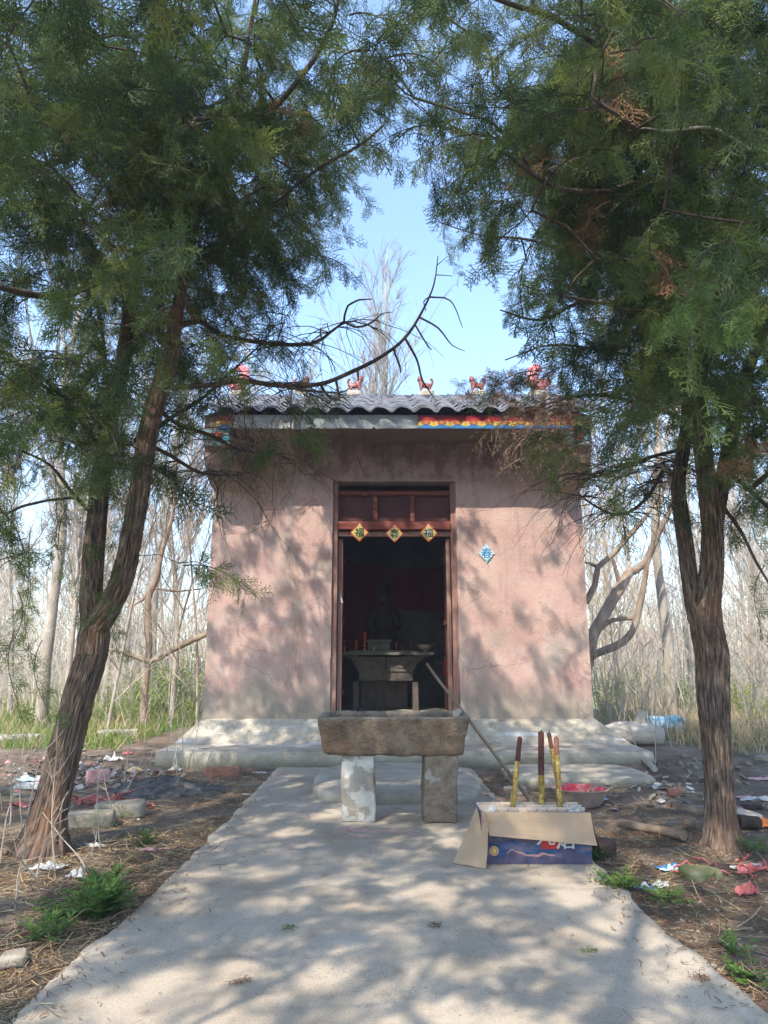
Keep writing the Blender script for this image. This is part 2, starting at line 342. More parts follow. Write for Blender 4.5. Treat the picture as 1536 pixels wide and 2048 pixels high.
M['concblock'] = mat('broken_concrete', [(.3, (.27, .245, .205)), (.5, (.40, .375, .33)), (.72, (.50, .48, .43))], scale=6, detail=8, rough=.95, bump=.7, bscale=50, bdist=.01, layers=[dict(col=(.20, .16, .12), scale=4.5, lo=.52, hi=.56, amt=.7), dict(col=(.12, .09, .065), scale=60, lo=.6, hi=.7, amt=.6)])
M['concdark'] = mat('coarse_concrete', [(.3, (.14, .105, .075)), (.7, (.27, .215, .16))], scale=14, detail=9, rough=1, bump=1, bscale=90, bdist=.012, layers=[dict(col=(.09, .065, .045), scale=50, lo=.55, hi=.65, amt=.6), dict(col=(.34, .31, .26), scale=3, lo=.63, hi=.66, amt=.8)])
M['card'] = mat('cardboard', [(.3, (.32, .215, .13)), (.7, (.41, .285, .18))], scale=5, rough=.9, layers=[dict(col=(.33, .2, .11), scale=20, lo=.62, hi=.75, amt=.5)])
M['cardedge'] = flat('cardboard_divider', (.52, .40, .30))
M['boxprint'] = mat('printed_box_blue', [(.35, (.014, .022, .05)), (.5, (.022, .055, .14)), (.65, (.16, .12, .14))], scale=7, rough=.5, stretch=(.6, 1, 2.4))
M['boxorange'] = mat('printed_box_dusk', [(.35, (.22, .10, .09)), (.5, (.36, .19, .14)), (.7, (.12, .09, .18))], scale=9, rough=.5, stretch=(.5, 1, 1.5))
M['boxdark'] = mat('printed_box_ridge', [(.3, (.02, .03, .07)), (.7, (.10, .07, .11))], scale=16, rough=.5)
M['white'] = flat('white_print', (.50, .48, .43)); M['red'] = flat('red_print', (.38, .02, .02)); M['black'] = flat('black_ink', (.015, .015, .012))
M['pink'] = mat('pink_plastic', [(.35, (.42, .20, .19)), (.65, (.58, .34, .33))], scale=15); M['blue'] = flat('blue_print', (.02, .15, .34)); M['cyan'] = flat('cyan_glaze', (.10, .42, .45), rough=.3)
M['paleblue'] = mat('pale_blue_paper', [(.4, (.26, .44, .54)), (.6, (.50, .60, .64))], scale=60, rough=.7)
M['bag'] = mat('blue_white_plastic', [(.4, (.62, .68, .70)), (.5, (.10, .38, .55)), (.62, (.5, .65, .72))], scale=6, rough=.4, bump=.5, bscale=20)
M['yellow'] = flat('yellow_print', (.50, .33, .07)); M['orange'] = flat('orange_print', (.70, .20, .04)); M['maroon'] = flat('maroon_glaze', (.22, .012, .02), rough=.35)
M['olive'] = mat('gilt_paper', [(.4, (.22, .25, .05)), (.6, (.46, .42, .14))], scale=70, rough=.5)
M['green'] = flat('green_print', (.06, .25, .06)); M['greywhite'] = mat('faded_white', [(.35, (.30, .30, .28)), (.6, (.50, .50, .47))], scale=40, rough=.8)
M['rust'] = mat('rusty_iron', [(.3, (.19, .125, .095)), (.7, (.36, .27, .215))], scale=9, detail=8, rough=.9, bump=.4, bscale=60)
M['redwax'] = mat('melted_red_wax', [(.38, (.50, .03, .05)), (.5, (.62, .10, .12)), (.56, (.60, .33, .25)), (.64, (.12, .08, .07))], scale=11, rough=.5, bump=.6, bscale=30)
M['log'] = mat('log_bark', [(.3, (.12, .085, .06)), (.7, (.30, .225, .16))], scale=14, rough=.95, bump=.8, bscale=40, stretch=(1, 1, .3), coord='tc')
M['palelog'] = mat('weathered_log', [(.3, (.27, .23, .19)), (.7, (.45, .40, .34))], scale=14, rough=.95, bump=.8, bscale=40, stretch=(1, 1, .3), coord='tc')
M['char'] = mat('charred_wood', [(.3, (.02, .014, .012)), (.7, (.08, .045, .035))], scale=14, rough=.8, bump=1, bscale=40)
M['heart'] = mat('orange_heartwood', [(.3, (.35, .10, .03)), (.7, (.6, .22, .06))], scale=14, rough=.8)
M['brick'] = mat('red_brick', [(.3, (.22, .09, .06)), (.7, (.36, .17, .11))], scale=14, rough=.95, bump=.7, bscale=60)
M['mossstone'] = mat('mossy_stone', [(.3, (.07, .08, .03)), (.5, (.14, .14, .06)), (.7, (.24, .22, .16))], scale=7, rough=1, bump=.9, bscale=50)
M['drystone'] = mat('weathered_stone', [(.3, (.20, .165, .12)), (.7, (.38, .33, .26))], scale=7, rough=1, bump=.9, bscale=50, layers=[dict(col=(.10, .13, .05), scale=5, lo=.55, hi=.65, amt=.6)])
M['rubble'] = mat('brown_grey_rubble', [(.3, (.13, .10, .075)), (.7, (.30, .25, .19))], scale=7, rough=1, bump=.9, bscale=50)
M['beast'] = mat('red_brown_glaze', [(.3, (.15, .03, .022)), (.7, (.30, .075, .05))], scale=14, rough=.4, spec=.5)
M['pinkbeast'] = mat('faded_pink_glaze', [(.3, (.50, .12, .14)), (.7, (.65, .25, .26))], scale=14, rough=.5)
M['mortar'] = mat('pale_mortar', [(.3, (.32, .27, .21)), (.7, (.5, .44, .36))], scale=14, rough=1, bump=.8, bscale=50)
M['straw'] = mat('dry_straw', [(.3, (.25, .17, .08)), (.7, (.48, .37, .22))], scale=3, rough=.95, coord='World')
M['litter'] = mat('brown_juniper_litter', [(.3, (.10, .045, .022)), (.7, (.24, .125, .06))], scale=3, rough=.95, coord='World')
M['grass'] = mat('green_grass', [(.3, (.08, .15, .02)), (.7, (.19, .26, .05))], scale=3, rough=.8, trans=.3, coord='World')
M['weed'] = mat('weed_leaf', [(.3, (.06, .125, .022)), (.7, (.13, .22, .04))], scale=12, rough=.6, trans=.3)
M['shrub'] = mat('spring_shrub_leaf', [(.3, (.13, .22, .02)), (.7, (.28, .36, .05))], scale=3, rough=.7, trans=.4)
M['pebble'] = mat('pale_pebble', [(.3, (.16, .13, .10)), (.7, (.42, .37, .29))], scale=3, rough=.95, coord='World')
M['scrapred'] = mat('red_paper_scrap', [(.35, (.30, .05, .05)), (.6, (.5, .16, .14))], scale=9, rough=.9); M['scrapwhite'] = mat('pale_paper_scrap', [(.3, (.28, .24, .20)), (.5, (.44, .39, .34)), (.7, (.6, .56, .5))], scale=7, rough=.9)
M['farwood'] = mat('far_wood', [(.3, (.32, .29, .26)), (.7, (.50, .47, .43))], scale=.2, rough=1, coord='World')  # pallor of haze put into the distant stems' colour
M['farwall'] = flat('house_wall', (.5, .47, .42)); M['farroof'] = flat('house_roof', (.42, .20, .12)); M['glass'] = flat('dark_window', (.10, .20, .35), rough=.2)

# ================================================================== GROUND, PATH
def sm(a, b, x): t = min(1, max(0, (x-a)/(b-a))); return t*t*(3-2*t)
def path_left(y): return -1.21-.05*sm(4.5, 2.5, y) if False else -1.21-.06*(1-sm(2.5, 4.5, y))+.05*mn.noise(Vector((0, y*1.1, 3)))+.03*mn.noise(Vector((0, y*4, 3)))+.012*mn.noise(Vector((2, y*17, 3)))
def path_right(y):
    b = 1.29-.30*sm(5.0, 6.3, y)+.07*(1-sm(2.2, 3.8, y))
    return b+.05*mn.noise(Vector((9, y*1.2, 3)))+.03*mn.noise(Vector((9, y*5, 3)))+.012*mn.noise(Vector((7, y*17, 3)))
def gz(x, y):
    h = .05*mn.noise(Vector((x*.35, y*.35, 1)))+.03*mn.noise(Vector((x*1.1, y*1.1, 4)))
    near = sm(0, .5, max(-1.25-x, x-1.35)) if y < 8.6 else 1
    h = h*near
    h += .10*sm(1.7, 3.4, abs(x))*sm(3, 8, y)*(1 if x > 0 else .5)
    if y > 8: h += .05*sm(8, 9.5, y)
    if y < 20:
        h += .018*mn.noise(Vector((x*5, y*5, 8)))+.009*mn.noise(Vector((x*14, y*14, 2)))
    if y > 18: h -= .4*sm(18, 60, y)
    return h-.035
def axis(lims):
    o = [lims[0][0]]
    for a, b, s in lims:
        n = max(1, int(round((b-a)/s))); o += list(np.linspace(a, b, n+1)[1:])
    return np.array(o)
xs = axis([(-420, -60, 40), (-60, -12, 4), (-12, -4.5, .35), (-4.5, 4.5, .035), (4.5, 12, .35), (12, 60, 4), (60, 420, 40)])
ys = axis([(-60, -8, 6), (-8, 1.5, .5), (1.5, 9.6, .035), (9.6, 16, .15), (16, 40, 1.2), (40, 100, 10), (100, 700, 60)])
V = np.zeros((len(ys), len(xs), 3))
for j, y in enumerate(ys):
    for i, x in enumerate(xs): V[j, i] = (x, y, gz(x, y))
mb = MB(); mb.quadstrip(V, closed=False)
tag(mb.build('ground', M['mud'], smooth=True), kind='structure')

py_ = np.concatenate([np.arange(-2, 1.5, .25), np.arange(1.5, 8.46, .03)]); top = []
for y in py_:
    a, b = path_left(y), path_right(y); row = []
    n = 46
    for i in range(n+1):
        x = a+(b-a)*i/n; e = min(i, n-i)
        z = .004*mn.noise(Vector((x*1.5, y*1.5, 0)))+.0015*mn.noise(Vector((x*11, y*11, 0)))-(.012 if e == 0 else 0)
        row.append((x, y, z))
    row = [(a-.012, y, -.11)]+row+[(b+.012, y, -.11)]; top.append(row)
mb = MB(); mb.quadstrip(top, closed=False)
tag(mb.build('path', M['path'], smooth=True), kind='structure')

# rounded cement mound before the door step, slab piece to the east of it
def mound(cx, cy, hx, hy, h, name, label, m=M['cement'], pw=4, seed=0):
    t = thing(name, label, 'step', (cx, cy, 0)); rings = []
    for r, z in ((1.0, -.04), (1.0, h*.35), (.985, h*.7), (.95, h*.9), (.88, h), (.6, h*1.03), (.3, h*1.05), (.02, h*1.05)):
        ring = []
        for k in range(72):
            a = 2*math.pi*k/72; c, s = math.cos(a), math.sin(a)
            q = (abs(c)**pw+abs(s)**pw)**(-1/pw)
            q *= 1+.05*mn.noise(Vector((c*1.6, s*1.6, seed)))+.02*mn.noise(Vector((c*6, s*6, seed)))
            ring.append((cx+hx*r*c*q, cy+hy*r*s*q, z+.006*mn.noise(Vector((c*r*5, s*r*5, 5+seed)))))
        rings.append(ring)
    mb = MB(); mb.quadstrip(rings); mb.poly(rings[-1]); mb.build('slab', m, t, smooth=True); return t
mound(.13, 7.35, .80, .98, .085, 'cement_step', 'low rounded cement mound on the path behind the stone trough', pw=3.2)
mound(2.0, 7.85, .72, .55, .05, 'cement_slab', 'thin cement slab at the foot of the plinth behind the rusty basin', pw=6, seed=4)

# ================================================================== SHRINE
XL, XR = -2.34, 2.70; WY = 9.5; BY = 12.3; ZF = .45; ZS = 4.15; FY = 8.82
DL, DR, DT = -.70, .985, 3.60
shrine = thing('shrine', 'small pink stuccoed village shrine with grey tiled roof at the end of the path', 'shrine', ((XL+XR)/2, WY, 0))
mb = MB()
gx = np.unique(np.round(np.concatenate([np.linspace(XL, DL, 36), np.linspace(DL, DR, 36), np.linspace(DR, XR, 36)]), 5))
gzv = np.unique(np.round(np.concatenate([np.linspace(.38, DT, 66), np.linspace(DT, ZS, 12)]), 5))
V = []; idx = {}
for j, z in enumerate(gzv):
    for i, x in enumerate(gx):
        e = .0
        dx = .012*mn.noise(Vector((x*3, z*3.5, 5))) if abs(x-XL) < .01 or abs(x-XR) < .01 else 0
        ed = (abs(x-DL) < .02 or abs(x-DR) < .02)
        if ed and z < DT+.01: dx = .010*mn.noise(Vector((x*3, z*4, 9)))
        V.append((x+dx, WY+.012*mn.noise(Vector((x*2.5, z*2.5, 1)))+.005*mn.noise(Vector((x*12, z*12, 1)))-.02*sm(.75, .38, z)*1, z)); idx[(i, j)] = len(V)-1
Fq = []
for j in range(len(gzv)-1):
    for i in range(len(gx)-1):
        cx, cz = (gx[i]+gx[i+1])/2, (gzv[j]+gzv[j+1])/2
        if DL < cx < DR and cz < DT: continue
        Fq.append((idx[(i, j)], idx[(i+1, j)], idx[(i+1, j+1)], idx[(i, j+1)]))
mb.add(V, Fq)
# reveals + inner face
T = .26
jl = list(gx).index(min(gx, key=lambda q: abs(q-DL))); jr = list(gx).index(min(gx, key=lambda q: abs(q-DR))); jt = list(gzv).index(min(gzv, key=lambda q: abs(q-DT)))
for i in (jl, jr):
    pts = [V[idx[(i, j)]] for j in range(jt+1)]
    mb.quadstrip([pts, [(p[0], WY+T, p[2]) for p in pts]], closed=False)
pts = [V[idx[(i, jt)]] for i in range(jl, jr+1)]
mb.quadstrip([pts, [(p[0], WY+T, p[2]) for p in pts]], closed=False)
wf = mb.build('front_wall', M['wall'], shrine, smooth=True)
mb = MB()                          # side & back walls, gable ends
RZ, RY = 5.26, 10.7
for x0, x1 in ((XL+.004, XL+.24), (XR-.24, XR-.004)):
    prof = [(WY+.02, .38), (BY, .38), (BY, ZS), (RY, RZ-.17), (WY+.02, ZS+.38)]
    mb.extr([(x0, a, b) for a, b in prof], (x1-x0, 0, 0))
mb.box(((XL+XR)/2, BY-.12, 2.27), (XR-XL-.5, .22, 3.75))
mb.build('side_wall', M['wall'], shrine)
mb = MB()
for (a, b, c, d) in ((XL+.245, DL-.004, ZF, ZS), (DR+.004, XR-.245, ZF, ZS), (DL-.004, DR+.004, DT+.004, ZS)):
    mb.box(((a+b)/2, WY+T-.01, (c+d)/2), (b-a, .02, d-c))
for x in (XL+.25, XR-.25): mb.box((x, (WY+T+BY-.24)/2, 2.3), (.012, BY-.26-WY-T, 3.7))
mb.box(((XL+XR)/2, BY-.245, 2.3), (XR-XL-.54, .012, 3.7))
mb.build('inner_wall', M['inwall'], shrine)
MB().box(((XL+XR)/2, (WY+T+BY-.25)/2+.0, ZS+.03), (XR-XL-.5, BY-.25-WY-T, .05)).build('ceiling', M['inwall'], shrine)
MB().box(((XL+XR)/2, (WY+.03+BY)/2, .40), (XR-XL-.5, BY-WY-.1, .096)).build('floor', M['cement'], shrine)
# plinth: ledge + battered skirt on three sides
def skirt_pt(s, lev):
    return s
mb = MB(); x0, x1 = XL, XR
lv = [(1.04, -.30), (1.04, -.02), (1.035, .05), (1.03, .10), (1.02, .150), (1.008, .162), (.98, .166), (.72, .170), (.42, .174), (.37, .182), (.34, .20), (.25, .27), (.16, .345), (.07, .425), (.05, .438), (.0, .452), (-.03, .452)]
rings = []
for off, z in lv:
    ring = []; fo = off
    q_ = min(1.04, max(-.03, (.452-z)/.28))+(.03 if z < .1 else 0); sl_, sr_ = q_*.25, q_*.35
    segs = [((x0-sl_, BY), (x0-sl_, WY-fo)), ((x0-sl_, WY-fo), (x1+sr_, WY-fo)), ((x1+sr_, WY-fo), (x1+sr_, BY))]
    for k, (a, b) in enumerate(segs):
        n = 30 if k != 1 else 150
        for i in range(n+(k == 2)):
            t = i/n; x = a[0]+(b[0]-a[0])*t; y = a[1]+(b[1]-a[1])*t
            am = .006
            q = nvec((x, y, z), 1.3)*am+nvec((x, y, z), 6)*.008+nvec((x, y, z), 17)*.004
            if -.1 < z < .06: q += nvec((x, y, 0), 3)*.03
            ring.append((x+q.x*(z < .44), y+q.y*(z < .44), z+(q.z*.8 if z > .0 else (.03+.05*mn.noise(Vector((x*2, y, 7))) if z > -.1 else 0))))
    rings.append(ring)
mb.quadstrip(rings, closed=False)
pl_ = mb.build('plinth', M['plinth'], shrine, smooth=True); pl_.data.set_sharp_from_angle(angle=R(24))

# eave slab with soffit, plaster fascia, painted tiles
eave = MB().box(((XL+XR)/2, (FY+.03+WY+.3)/2, ZS+.05), (XR-XL, WY+.3-FY-.03, .10)).build('eave_slab', M['brownslab'], shrine)
MB().box(((XL+XR)/2, (FY+.04+WY+.3)/2, ZS+.130), (XR-XL, WY+.3-FY-.04, .055)).build('eave_filler', M['brownslab'], shrine)
bx = .44; fx0 = -1.97          # plaster fascia runs fx0..bx, ragged lower edge
pts = []; n = 120
for i in range(n+1):
    x = fx0+(bx-fx0)*i/n; z = ZS-.012+.02*mn.noise(Vector((x*3, 2, 2)))
    if mn.noise(Vector((x*4.2, 8, 1))) > .22: z += .035
    if mn.noise(Vector((x*11, 3, 1))) > .38: z += .02
    pts.append((x, FY, z))
strip = [pts, [(p[0], FY, ZS+.17) for p in pts]]
mb = MB(); mb.quadstrip(strip, closed=False); mb.quadstrip([[(p[0], FY+.028, p[2]) for p in pts], pts], closed=False)
fas = mb.build('fascia', M['fascia'], shrine)
def glyph(ch, c, size, mtl_index, mb, y):
    cu = bpy.data.curves.new('g', 'FONT'); cu.body = ch; cu.size = 1; cu.resolution_u = 2
    o = bpy.data.objects.new('g', cu); COL.objects.link(o)
    me = bpy.data.meshes.new_from_object(o.evaluated_get(bpy.context.evaluated_depsgraph_get()))
    co = np.array([v.co[:] for v in me.vertices]); mid = (co.min(0)+co.max(0))/2; co = (co-mid)*size
    v = np.stack([c[0]+co[:, 0], np.full(len(co), y), c[2]+co[:, 1]], -1)
    for p in me.polygons: pass
    n4 = {}
    for p in me.polygons: n4.setdefault(len(p.vertices), []).append(list(p.vertices))
    base = mb.n; mb.v.append(v); mb.attr.append(v); mb.n += len(v)
    for k, fs in n4.items(): mb.f.append((np.array(fs)+base, mtl_index))
    bpy.data.objects.remove(o); return mb
def disc(c, rx, rz, y, m, mb, n=20):
    mb.poly([(c[0]+rx*math.cos(2*math.pi*k/n), y, c[2]+rz*math.sin(2*math.pi*k/n)) for k in range(n)], m)
TW = .206
def painted_tile():
    mb = MB(); h = .183
    mb.box((TW/2, .007, h/2-.004), (TW-.003, .014, h), 0)
    xs_ = np.linspace(.0015, TW-.0015, 13)
    def band(f0, f1, y, m):
        a = [(x, y, f0(x)) for x in xs_]; b = [(x, y, f1(x)) for x in xs_]; mb.quadstrip([a, b], m, closed=False)
    u = lambda x: x/TW*2*math.pi
    band(lambda x: .078, lambda x: .122+.016*math.cos(u(x)+math.pi), -.0012, 1)     # bright red waves
    band(lambda x: .0, lambda x: .098+.008*math.cos(u(x)+math.pi), -.0020, 2)         # yellow band
    band(lambda x: .0, lambda x: .042-.018*math.cos(u(x)), -.0028, 3)                 # blue swell
    band(lambda x: .042-.018*math.cos(u(x)), lambda x: .050-.018*math.cos(u(x)), -.0030, 4)
    for k in range(9): mb.box((TW*(k+.5)/9, -.0028, .078), (.002, .001, .022), 5)
    disc((TW/2, 0, .080), .056, .033, -.0036, 0, mb); disc((TW/2, 0, .080), .044, .024, -.0044, 2, mb); disc((TW/2, 0, .080), .039, .020, -.0052, 1, mb)
    glyph('福', (TW/2, 0, .080), .046, 2, mb, -.0062)
    return mb
proto = painted_tile().build('painted_tile', [M['maroon'], M['red'], M['yellow'], M['blue'], M['olive'], M['orange']], link=False)
xx = bx+.003; c = 0
while xx < XR-.05:
    o = proto.copy(); COL.objects.link(o); o.parent = fas; o.location = Vector((xx, FY-.014, ZS-.018))-wloc(shrine); xx += TW
o = proto.copy(); COL.objects.link(o); o.parent = fas; o.location = Vector((fx0-TW-.002, FY-.014, ZS-.018))-wloc(shrine)
# corbelled wall ends (quarter-round under, ornamental glazed tile on the face)
for (cx0, cx1) in ((XL, XL+.345), (XR-.345, XR)):
    t = bpy.data.objects.new('corbel', None); COL.objects.link(t); t.parent = shrine
    prof = [(WY+.01, ZS-.004), (FY+.03, ZS-.004), (FY+.03, ZS-.245), (FY+.075, ZS-.255), (FY+.085, ZS-.31)]
    for k in range(1, 9):
        a = k/8*math.pi/2; prof.append((FY+.085+(WY-.03-FY-.085)*(1-math.cos(a)), ZS-.31-.36*math.sin(a)))
    prof.append((WY+.01, ZS-.70))
    MB().extr([(cx0, a, b) for a, b in prof], (cx1-cx0, 0, 0)).build('bracket', M['wall'], t)
    mb = MB(); mx = (cx0+cx1)/2; W2 = .155; zt, zb = ZS-.03, ZS-.235
    mb.box((mx, FY+.022, (zt+zb)/2), (W2*2, .016, zt-zb), 0)
    yy = FY+.0128
    mb.poly([(mx-W2+.01, yy, zb+.01), (mx+W2-.01, yy, zb+.01), (mx+W2-.01, yy, zb+.06), (mx, yy, zb+.035), (mx-W2+.01, yy, zb+.07)], 3)
    for k in range(5):
        a = k/5*2*math.pi+.4; disc((mx+.045*math.cos(a), 0, (zt+zb)/2+.02+.04*math.sin(a)), .040, .032, yy-.001-.0006*k, 1, mb, 12)
    disc((mx, 0, (zt+zb)/2+.02), .022, .02, yy-.006, 2, mb)
    for k in range(4): disc((mx-.11+.07*k, 0, zt-.03-.02*(k % 2)), .022, .016, yy-.002, 4, mb, 10)
    mb.build('glazed_tile', [M['cyan'], M['red'], M['yellow'], M['greywhite'], M['orange']], t)

# roof: deck, wavy tiles, ridge caps
sl = math.atan2(RZ-.02-(ZS+.165), RY-8.72)
roof = MB()
roof.extr([(XL-.02, FY+.03, ZS+.165), (XL-.02, RY, RZ-.10), (XL-.02, RY, RZ-.16), (XL-.02, FY+.07, ZS+.155)][::-1], (XR-XL+.04, 0, 0))
roof.extr([(XL-.02, RY+.002, RZ-.05), (XL-.02, BY+.6, ZS+.10), (XL-.02, BY+.6, ZS+.03), (XL-.02, RY+.002, RZ-.12)], (XR-XL+.04, 0, 0))
roof = roof.build('roof', M['tile'], shrine)
PW = .285; EX = .225; NL = 10; TL = .30
def wave_tile(flip=1):
    n = 18; th = .022; top = []; bot = []
    for L in (0, TL):
        a = []; b = []
        for i in range(n+1):
            x = PW*1.06*i/n; z = .034*math.sin(2*math.pi*(x/PW)-.6)+.008*math.sin(4*math.pi*x/PW)
            lift = .052*(1-L/TL)
            y = L*math.cos(sl); zz = L*math.sin(sl)+lift
            a.append((x, y*flip, z+zz+th)); b.append((x, y*flip, z+zz))
        top.append(a); bot.append(b)
    mb = MB(); mb.quadstrip(top, closed=False); mb.quadstrip(bot[::-1], closed=False)
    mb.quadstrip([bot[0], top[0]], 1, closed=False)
    mb.quadstrip([[bot[0][0], bot[1][0]], [top[0][0], top[1][0]]], closed=False); mb.quadstrip([[bot[0][-1], bot[1][-1]], [top[0][-1], top[1][-1]]], closed=False)
    return mb
pt = wave_tile().build('tile', [M['tile'], M['sunlitedge']], link=False, smooth=True)
ncol = int((XR-XL+.10)/PW)+1; X0 = XL-.08; base_y, base_z = 8.72, ZS+.165
tile_meshes = pt.data
for r_ in range(NL):
    for c_ in range(ncol):
        o = pt.copy(); COL.objects.link(o); o.parent = roof
        o.location = Vector((X0+c_*PW+random.uniform(-.006, .006), base_y+r_*EX*math.cos(sl)+random.uniform(-.012, .012), base_z+r_*EX*math.sin(sl)+random.uniform(-.004, .004)))-wloc(shrine)
        o.rotation_euler = (random.uniform(-.02, .02), random.uniform(-.02, .02), random.uniform(-.02, .02))
mb = MB()
for r_ in range(7):
    for c_ in range(ncol):
        t_ = wave_tile(-1); v = t_.v
        for (vv, (f, m)) in zip(t_.v, t_.f): pass
        off = np.array((X0+c_*PW, BY+.62-r_*EX*math.cos(sl), ZS+.16+r_*EX*math.sin(sl)))
        VV = np.vstack(t_.v)+off; base = mb.n; mb.v.append(VV); mb.attr.append(VV); mb.n += len(VV)
        for f, m in t_.f: mb.f.append((f+base, m))
tag(mb.build('back_slope_tiles', [M['tile'], M['sunlitedge']], roof, smooth=True), kind='stuff')
RC = MB(); rings = []
for L, s in ((0, 1.12), (.035, 1.14), (.05, 1.0), (PW*1.05, .96)):
    rings.append([(L, .115*s*math.cos(math.pi*k/12), .095*s*math.sin(math.pi*k/12)) for k in range(13)])
RC.quadstrip(rings, closed=False); RC.poly(rings[0][::-1]); rc = RC.build('ridge_tile', M['tile'], link=False, smooth=True)
c_ = 0
while X0+c_*PW < XR+.0:
    o = rc.copy(); COL.objects.link(o); o.parent = roof; o.location = Vector((X0+c_*PW, RY, RZ-.035+random.uniform(-.006, .006)))-wloc(shrine); o.rotation_euler = (0, random.uniform(-.015, .015), 0); c_ += 1
mb = MB(); mb.box(((XL+XR)/2, RY, RZ-.09), (XR-XL+.02, .22, .11)); mb.build('ridge_bed', M['mortar'], shrine)

# door frame, transom, opened leaves
frame = bpy.data.objects.new('door_frame', None); COL.objects.link(frame); frame.parent = shrine
FYD = WY+.10
def rail(c, d, m, name='rail', p=None, amp=.004):
    return stone(c, d, amp=amp, ns=5, r=.004).build(name, m, p or frame)
rail((DL+.035, FYD, (ZF+DT)/2), (.068, .10, DT-ZF-.004), M['wood'], 'jamb')
rail((DR-.035, FYD, (ZF+DT)/2), (.068, .10, DT-ZF-.004), M['wood'], 'jamb')
zt = 3.45
rail(((DL+DR)/2, FYD, zt), (DR-DL-.145, .075, .062), M['redwood'], 'rail')
rail(((DL+DR)/2, FYD-.02, 2.985), (DR-DL-.143, .10, .115), M['redwood'], 'rail')
rail(((DL+DR)/2, FYD+.02, 2.88), (DR-DL-.146, .06, .07), M['wood'], 'rail')
mx1, mx2 = DL+.58, DL+1.09
for x in (mx1, mx2): rail((x, FYD, (3.045+3.417)/2), (.062, .06, .37), M['redwood'], 'mullion')
for a, b in ((DL+.071, mx1-.033), (mx1+.033, mx2-.033), (mx2+.033, DR-.071)):
    MB().box(((a+b)/2, FYD+.022, 3.231), (b-a, .014, .366)).build('transom_panel', M['panel'], frame)
for s, hx in ((1, DL+.075), (-1, DR-.075)):
    leaf = bpy.data.objects.new('door_leaf', None); COL.objects.link(leaf); leaf.parent = shrine
    w0 = .055
    rail((hx+s*w0/2+s*.004, WY+.19, (ZF+.03+2.83)/2), (w0, .07, 2.83-ZF-.04), M['wood'], 'stile', leaf)
    for k in range(4):
        MB().box((hx+s*.02, WY+.30+k*.155, (ZF+.04+2.81)/2), (.028, .150, 2.81-ZF-.07)).build('board', M['redwood'], leaf)
    for z in (.75, 1.7, 2.6): MB().box((hx+s*.046, WY+.535, z), (.022, .60, .07)).build('batten', M['redwood'], leaf)
MB().box(((DL+DR)/2, FYD, ZF+.03), (DR-DL-.15, .12, .06)).build('threshold', M['redwood'], frame)

# stickers
def sticker(px, py, size, D, kind, label, ch):
    c = P(px, py, D); t = thing('paper_sticker', label, 'sticker', c, None); h = size/2
    mb = MB(); cx, cz = c.x, c.z; y = c.y
    def dia(k, yy, m, ax=1.0):
        mb.poly([(cx-h*k*ax, yy, cz), (cx, yy, cz-h*k), (cx+h*k*ax, yy, cz), (cx, yy, cz+h*k)], m)
    if kind == 'blue':
        pts = []
        for k in range(48):
            a = 2*math.pi*k/48; q = 1/(abs(math.cos(a))/.80+abs(math.sin(a))); q *= h*(1+.05*math.cos(a*12))
            pts.append((cx+q*math.cos(a), y, cz+q*math.sin(a)))
        mb.extr(pts, (0, .003, 0), 0)
        for k in range(10):
            a = 2*math.pi*k/10; disc((cx+h*.56*math.cos(a), 0, cz+h*.62*math.sin(a)), h*.07, h*.06, y-.0008, 1, mb, 8)
        mb.poly([(cx-h*.3, y-.001, cz-h*.62), (cx, y-.001, cz-h*.72), (cx+h*.3, y-.001, cz-h*.62), (cx, y-.001, cz-h*.94)], 2)
        mb.build('paper', [M['paleblue'], M['greywhite'], M['cyan']], t)
        g = MB(); glyph(ch, c, h*1.12, 0, g, y-.0025); glyph(ch, (c[0]+.004, 0, c[2]), h*1.12, 0, g, y-.0022); g.build('lettering', M['blue'], t)
    else:
        mb.extr([(cx-h, y, cz), (cx, y, cz-h), (cx+h, y, cz), (cx, y, cz+h)], (0, .003, 0), 0)
        dia(.86, y-.0008, 1); dia(.78, y-.0014, 2)
        for k in range(4):
            a = math.pi/2*k+math.pi/4; 
            disc((cx+h*.34*math.cos(a)*1.15, 0, cz+h*.34*math.sin(a)*1.15), h*.10, h*.10, y-.002, 3, mb, 10)
        mb.poly([(cx, y-.0021, cz+h*.96), (cx-h*.22, y-.0021, cz+h*.74), (cx+h*.22, y-.0021, cz+h*.74)], 4)
        if kind == 'faded': mb.poly([(cx-h*.55, y-.0023, cz+.01), (cx-.1*h, y-.0023, cz-h*.5), (cx+h*.45, y-.0023, cz+.02), (cx+h*.05, y-.0023, cz+h*.45)], 5)
        if kind == 'torn':
            mb.poly([(cx-h*.75, y-.0046, cz+h*.12), (cx-h*.70, y-.0046, cz+h*.16), (cx+h*.62, y-.0046, cz-h*.25), (cx+h*.58, y-.0046, cz-h*.29)], 5)
            mb.poly([(cx-h*.1, y-.0046, cz-h*.8), (cx+h*.05, y-.0046, cz-h*.75), (cx-h*.45, y-.0046, cz-h*.3), (cx-h*.5, y-.0046, cz-h*.34)], 5)
        mb.build('paper', [M['red'], M['yellow'], M['olive'], M['green'], M['pink'], M['greywhite']], t)
        g = MB()
        for dx, dz in ((0, 0), (.003, 0), (0, .003)): glyph(ch, (c[0]+dx, 0, c[2]+dz), h*1.02, 0, g, y-.0032-dx*.1-dz*.15)
        g.build('lettering', M['black'], t)
    return t
sticker(719, 1065, .262, FYD-.085, 'lucky', 'red and gold diamond paper with bold black luck character on the door rail', '福')
sticker(789, 1067, .255, FYD-.085, 'torn', 'torn gilt diamond paper with black spring character on the door rail', '春')
sticker(857, 1066, .262, FYD-.085, 'faded', 'faded whitish diamond paper with red rim on the door rail', '福')
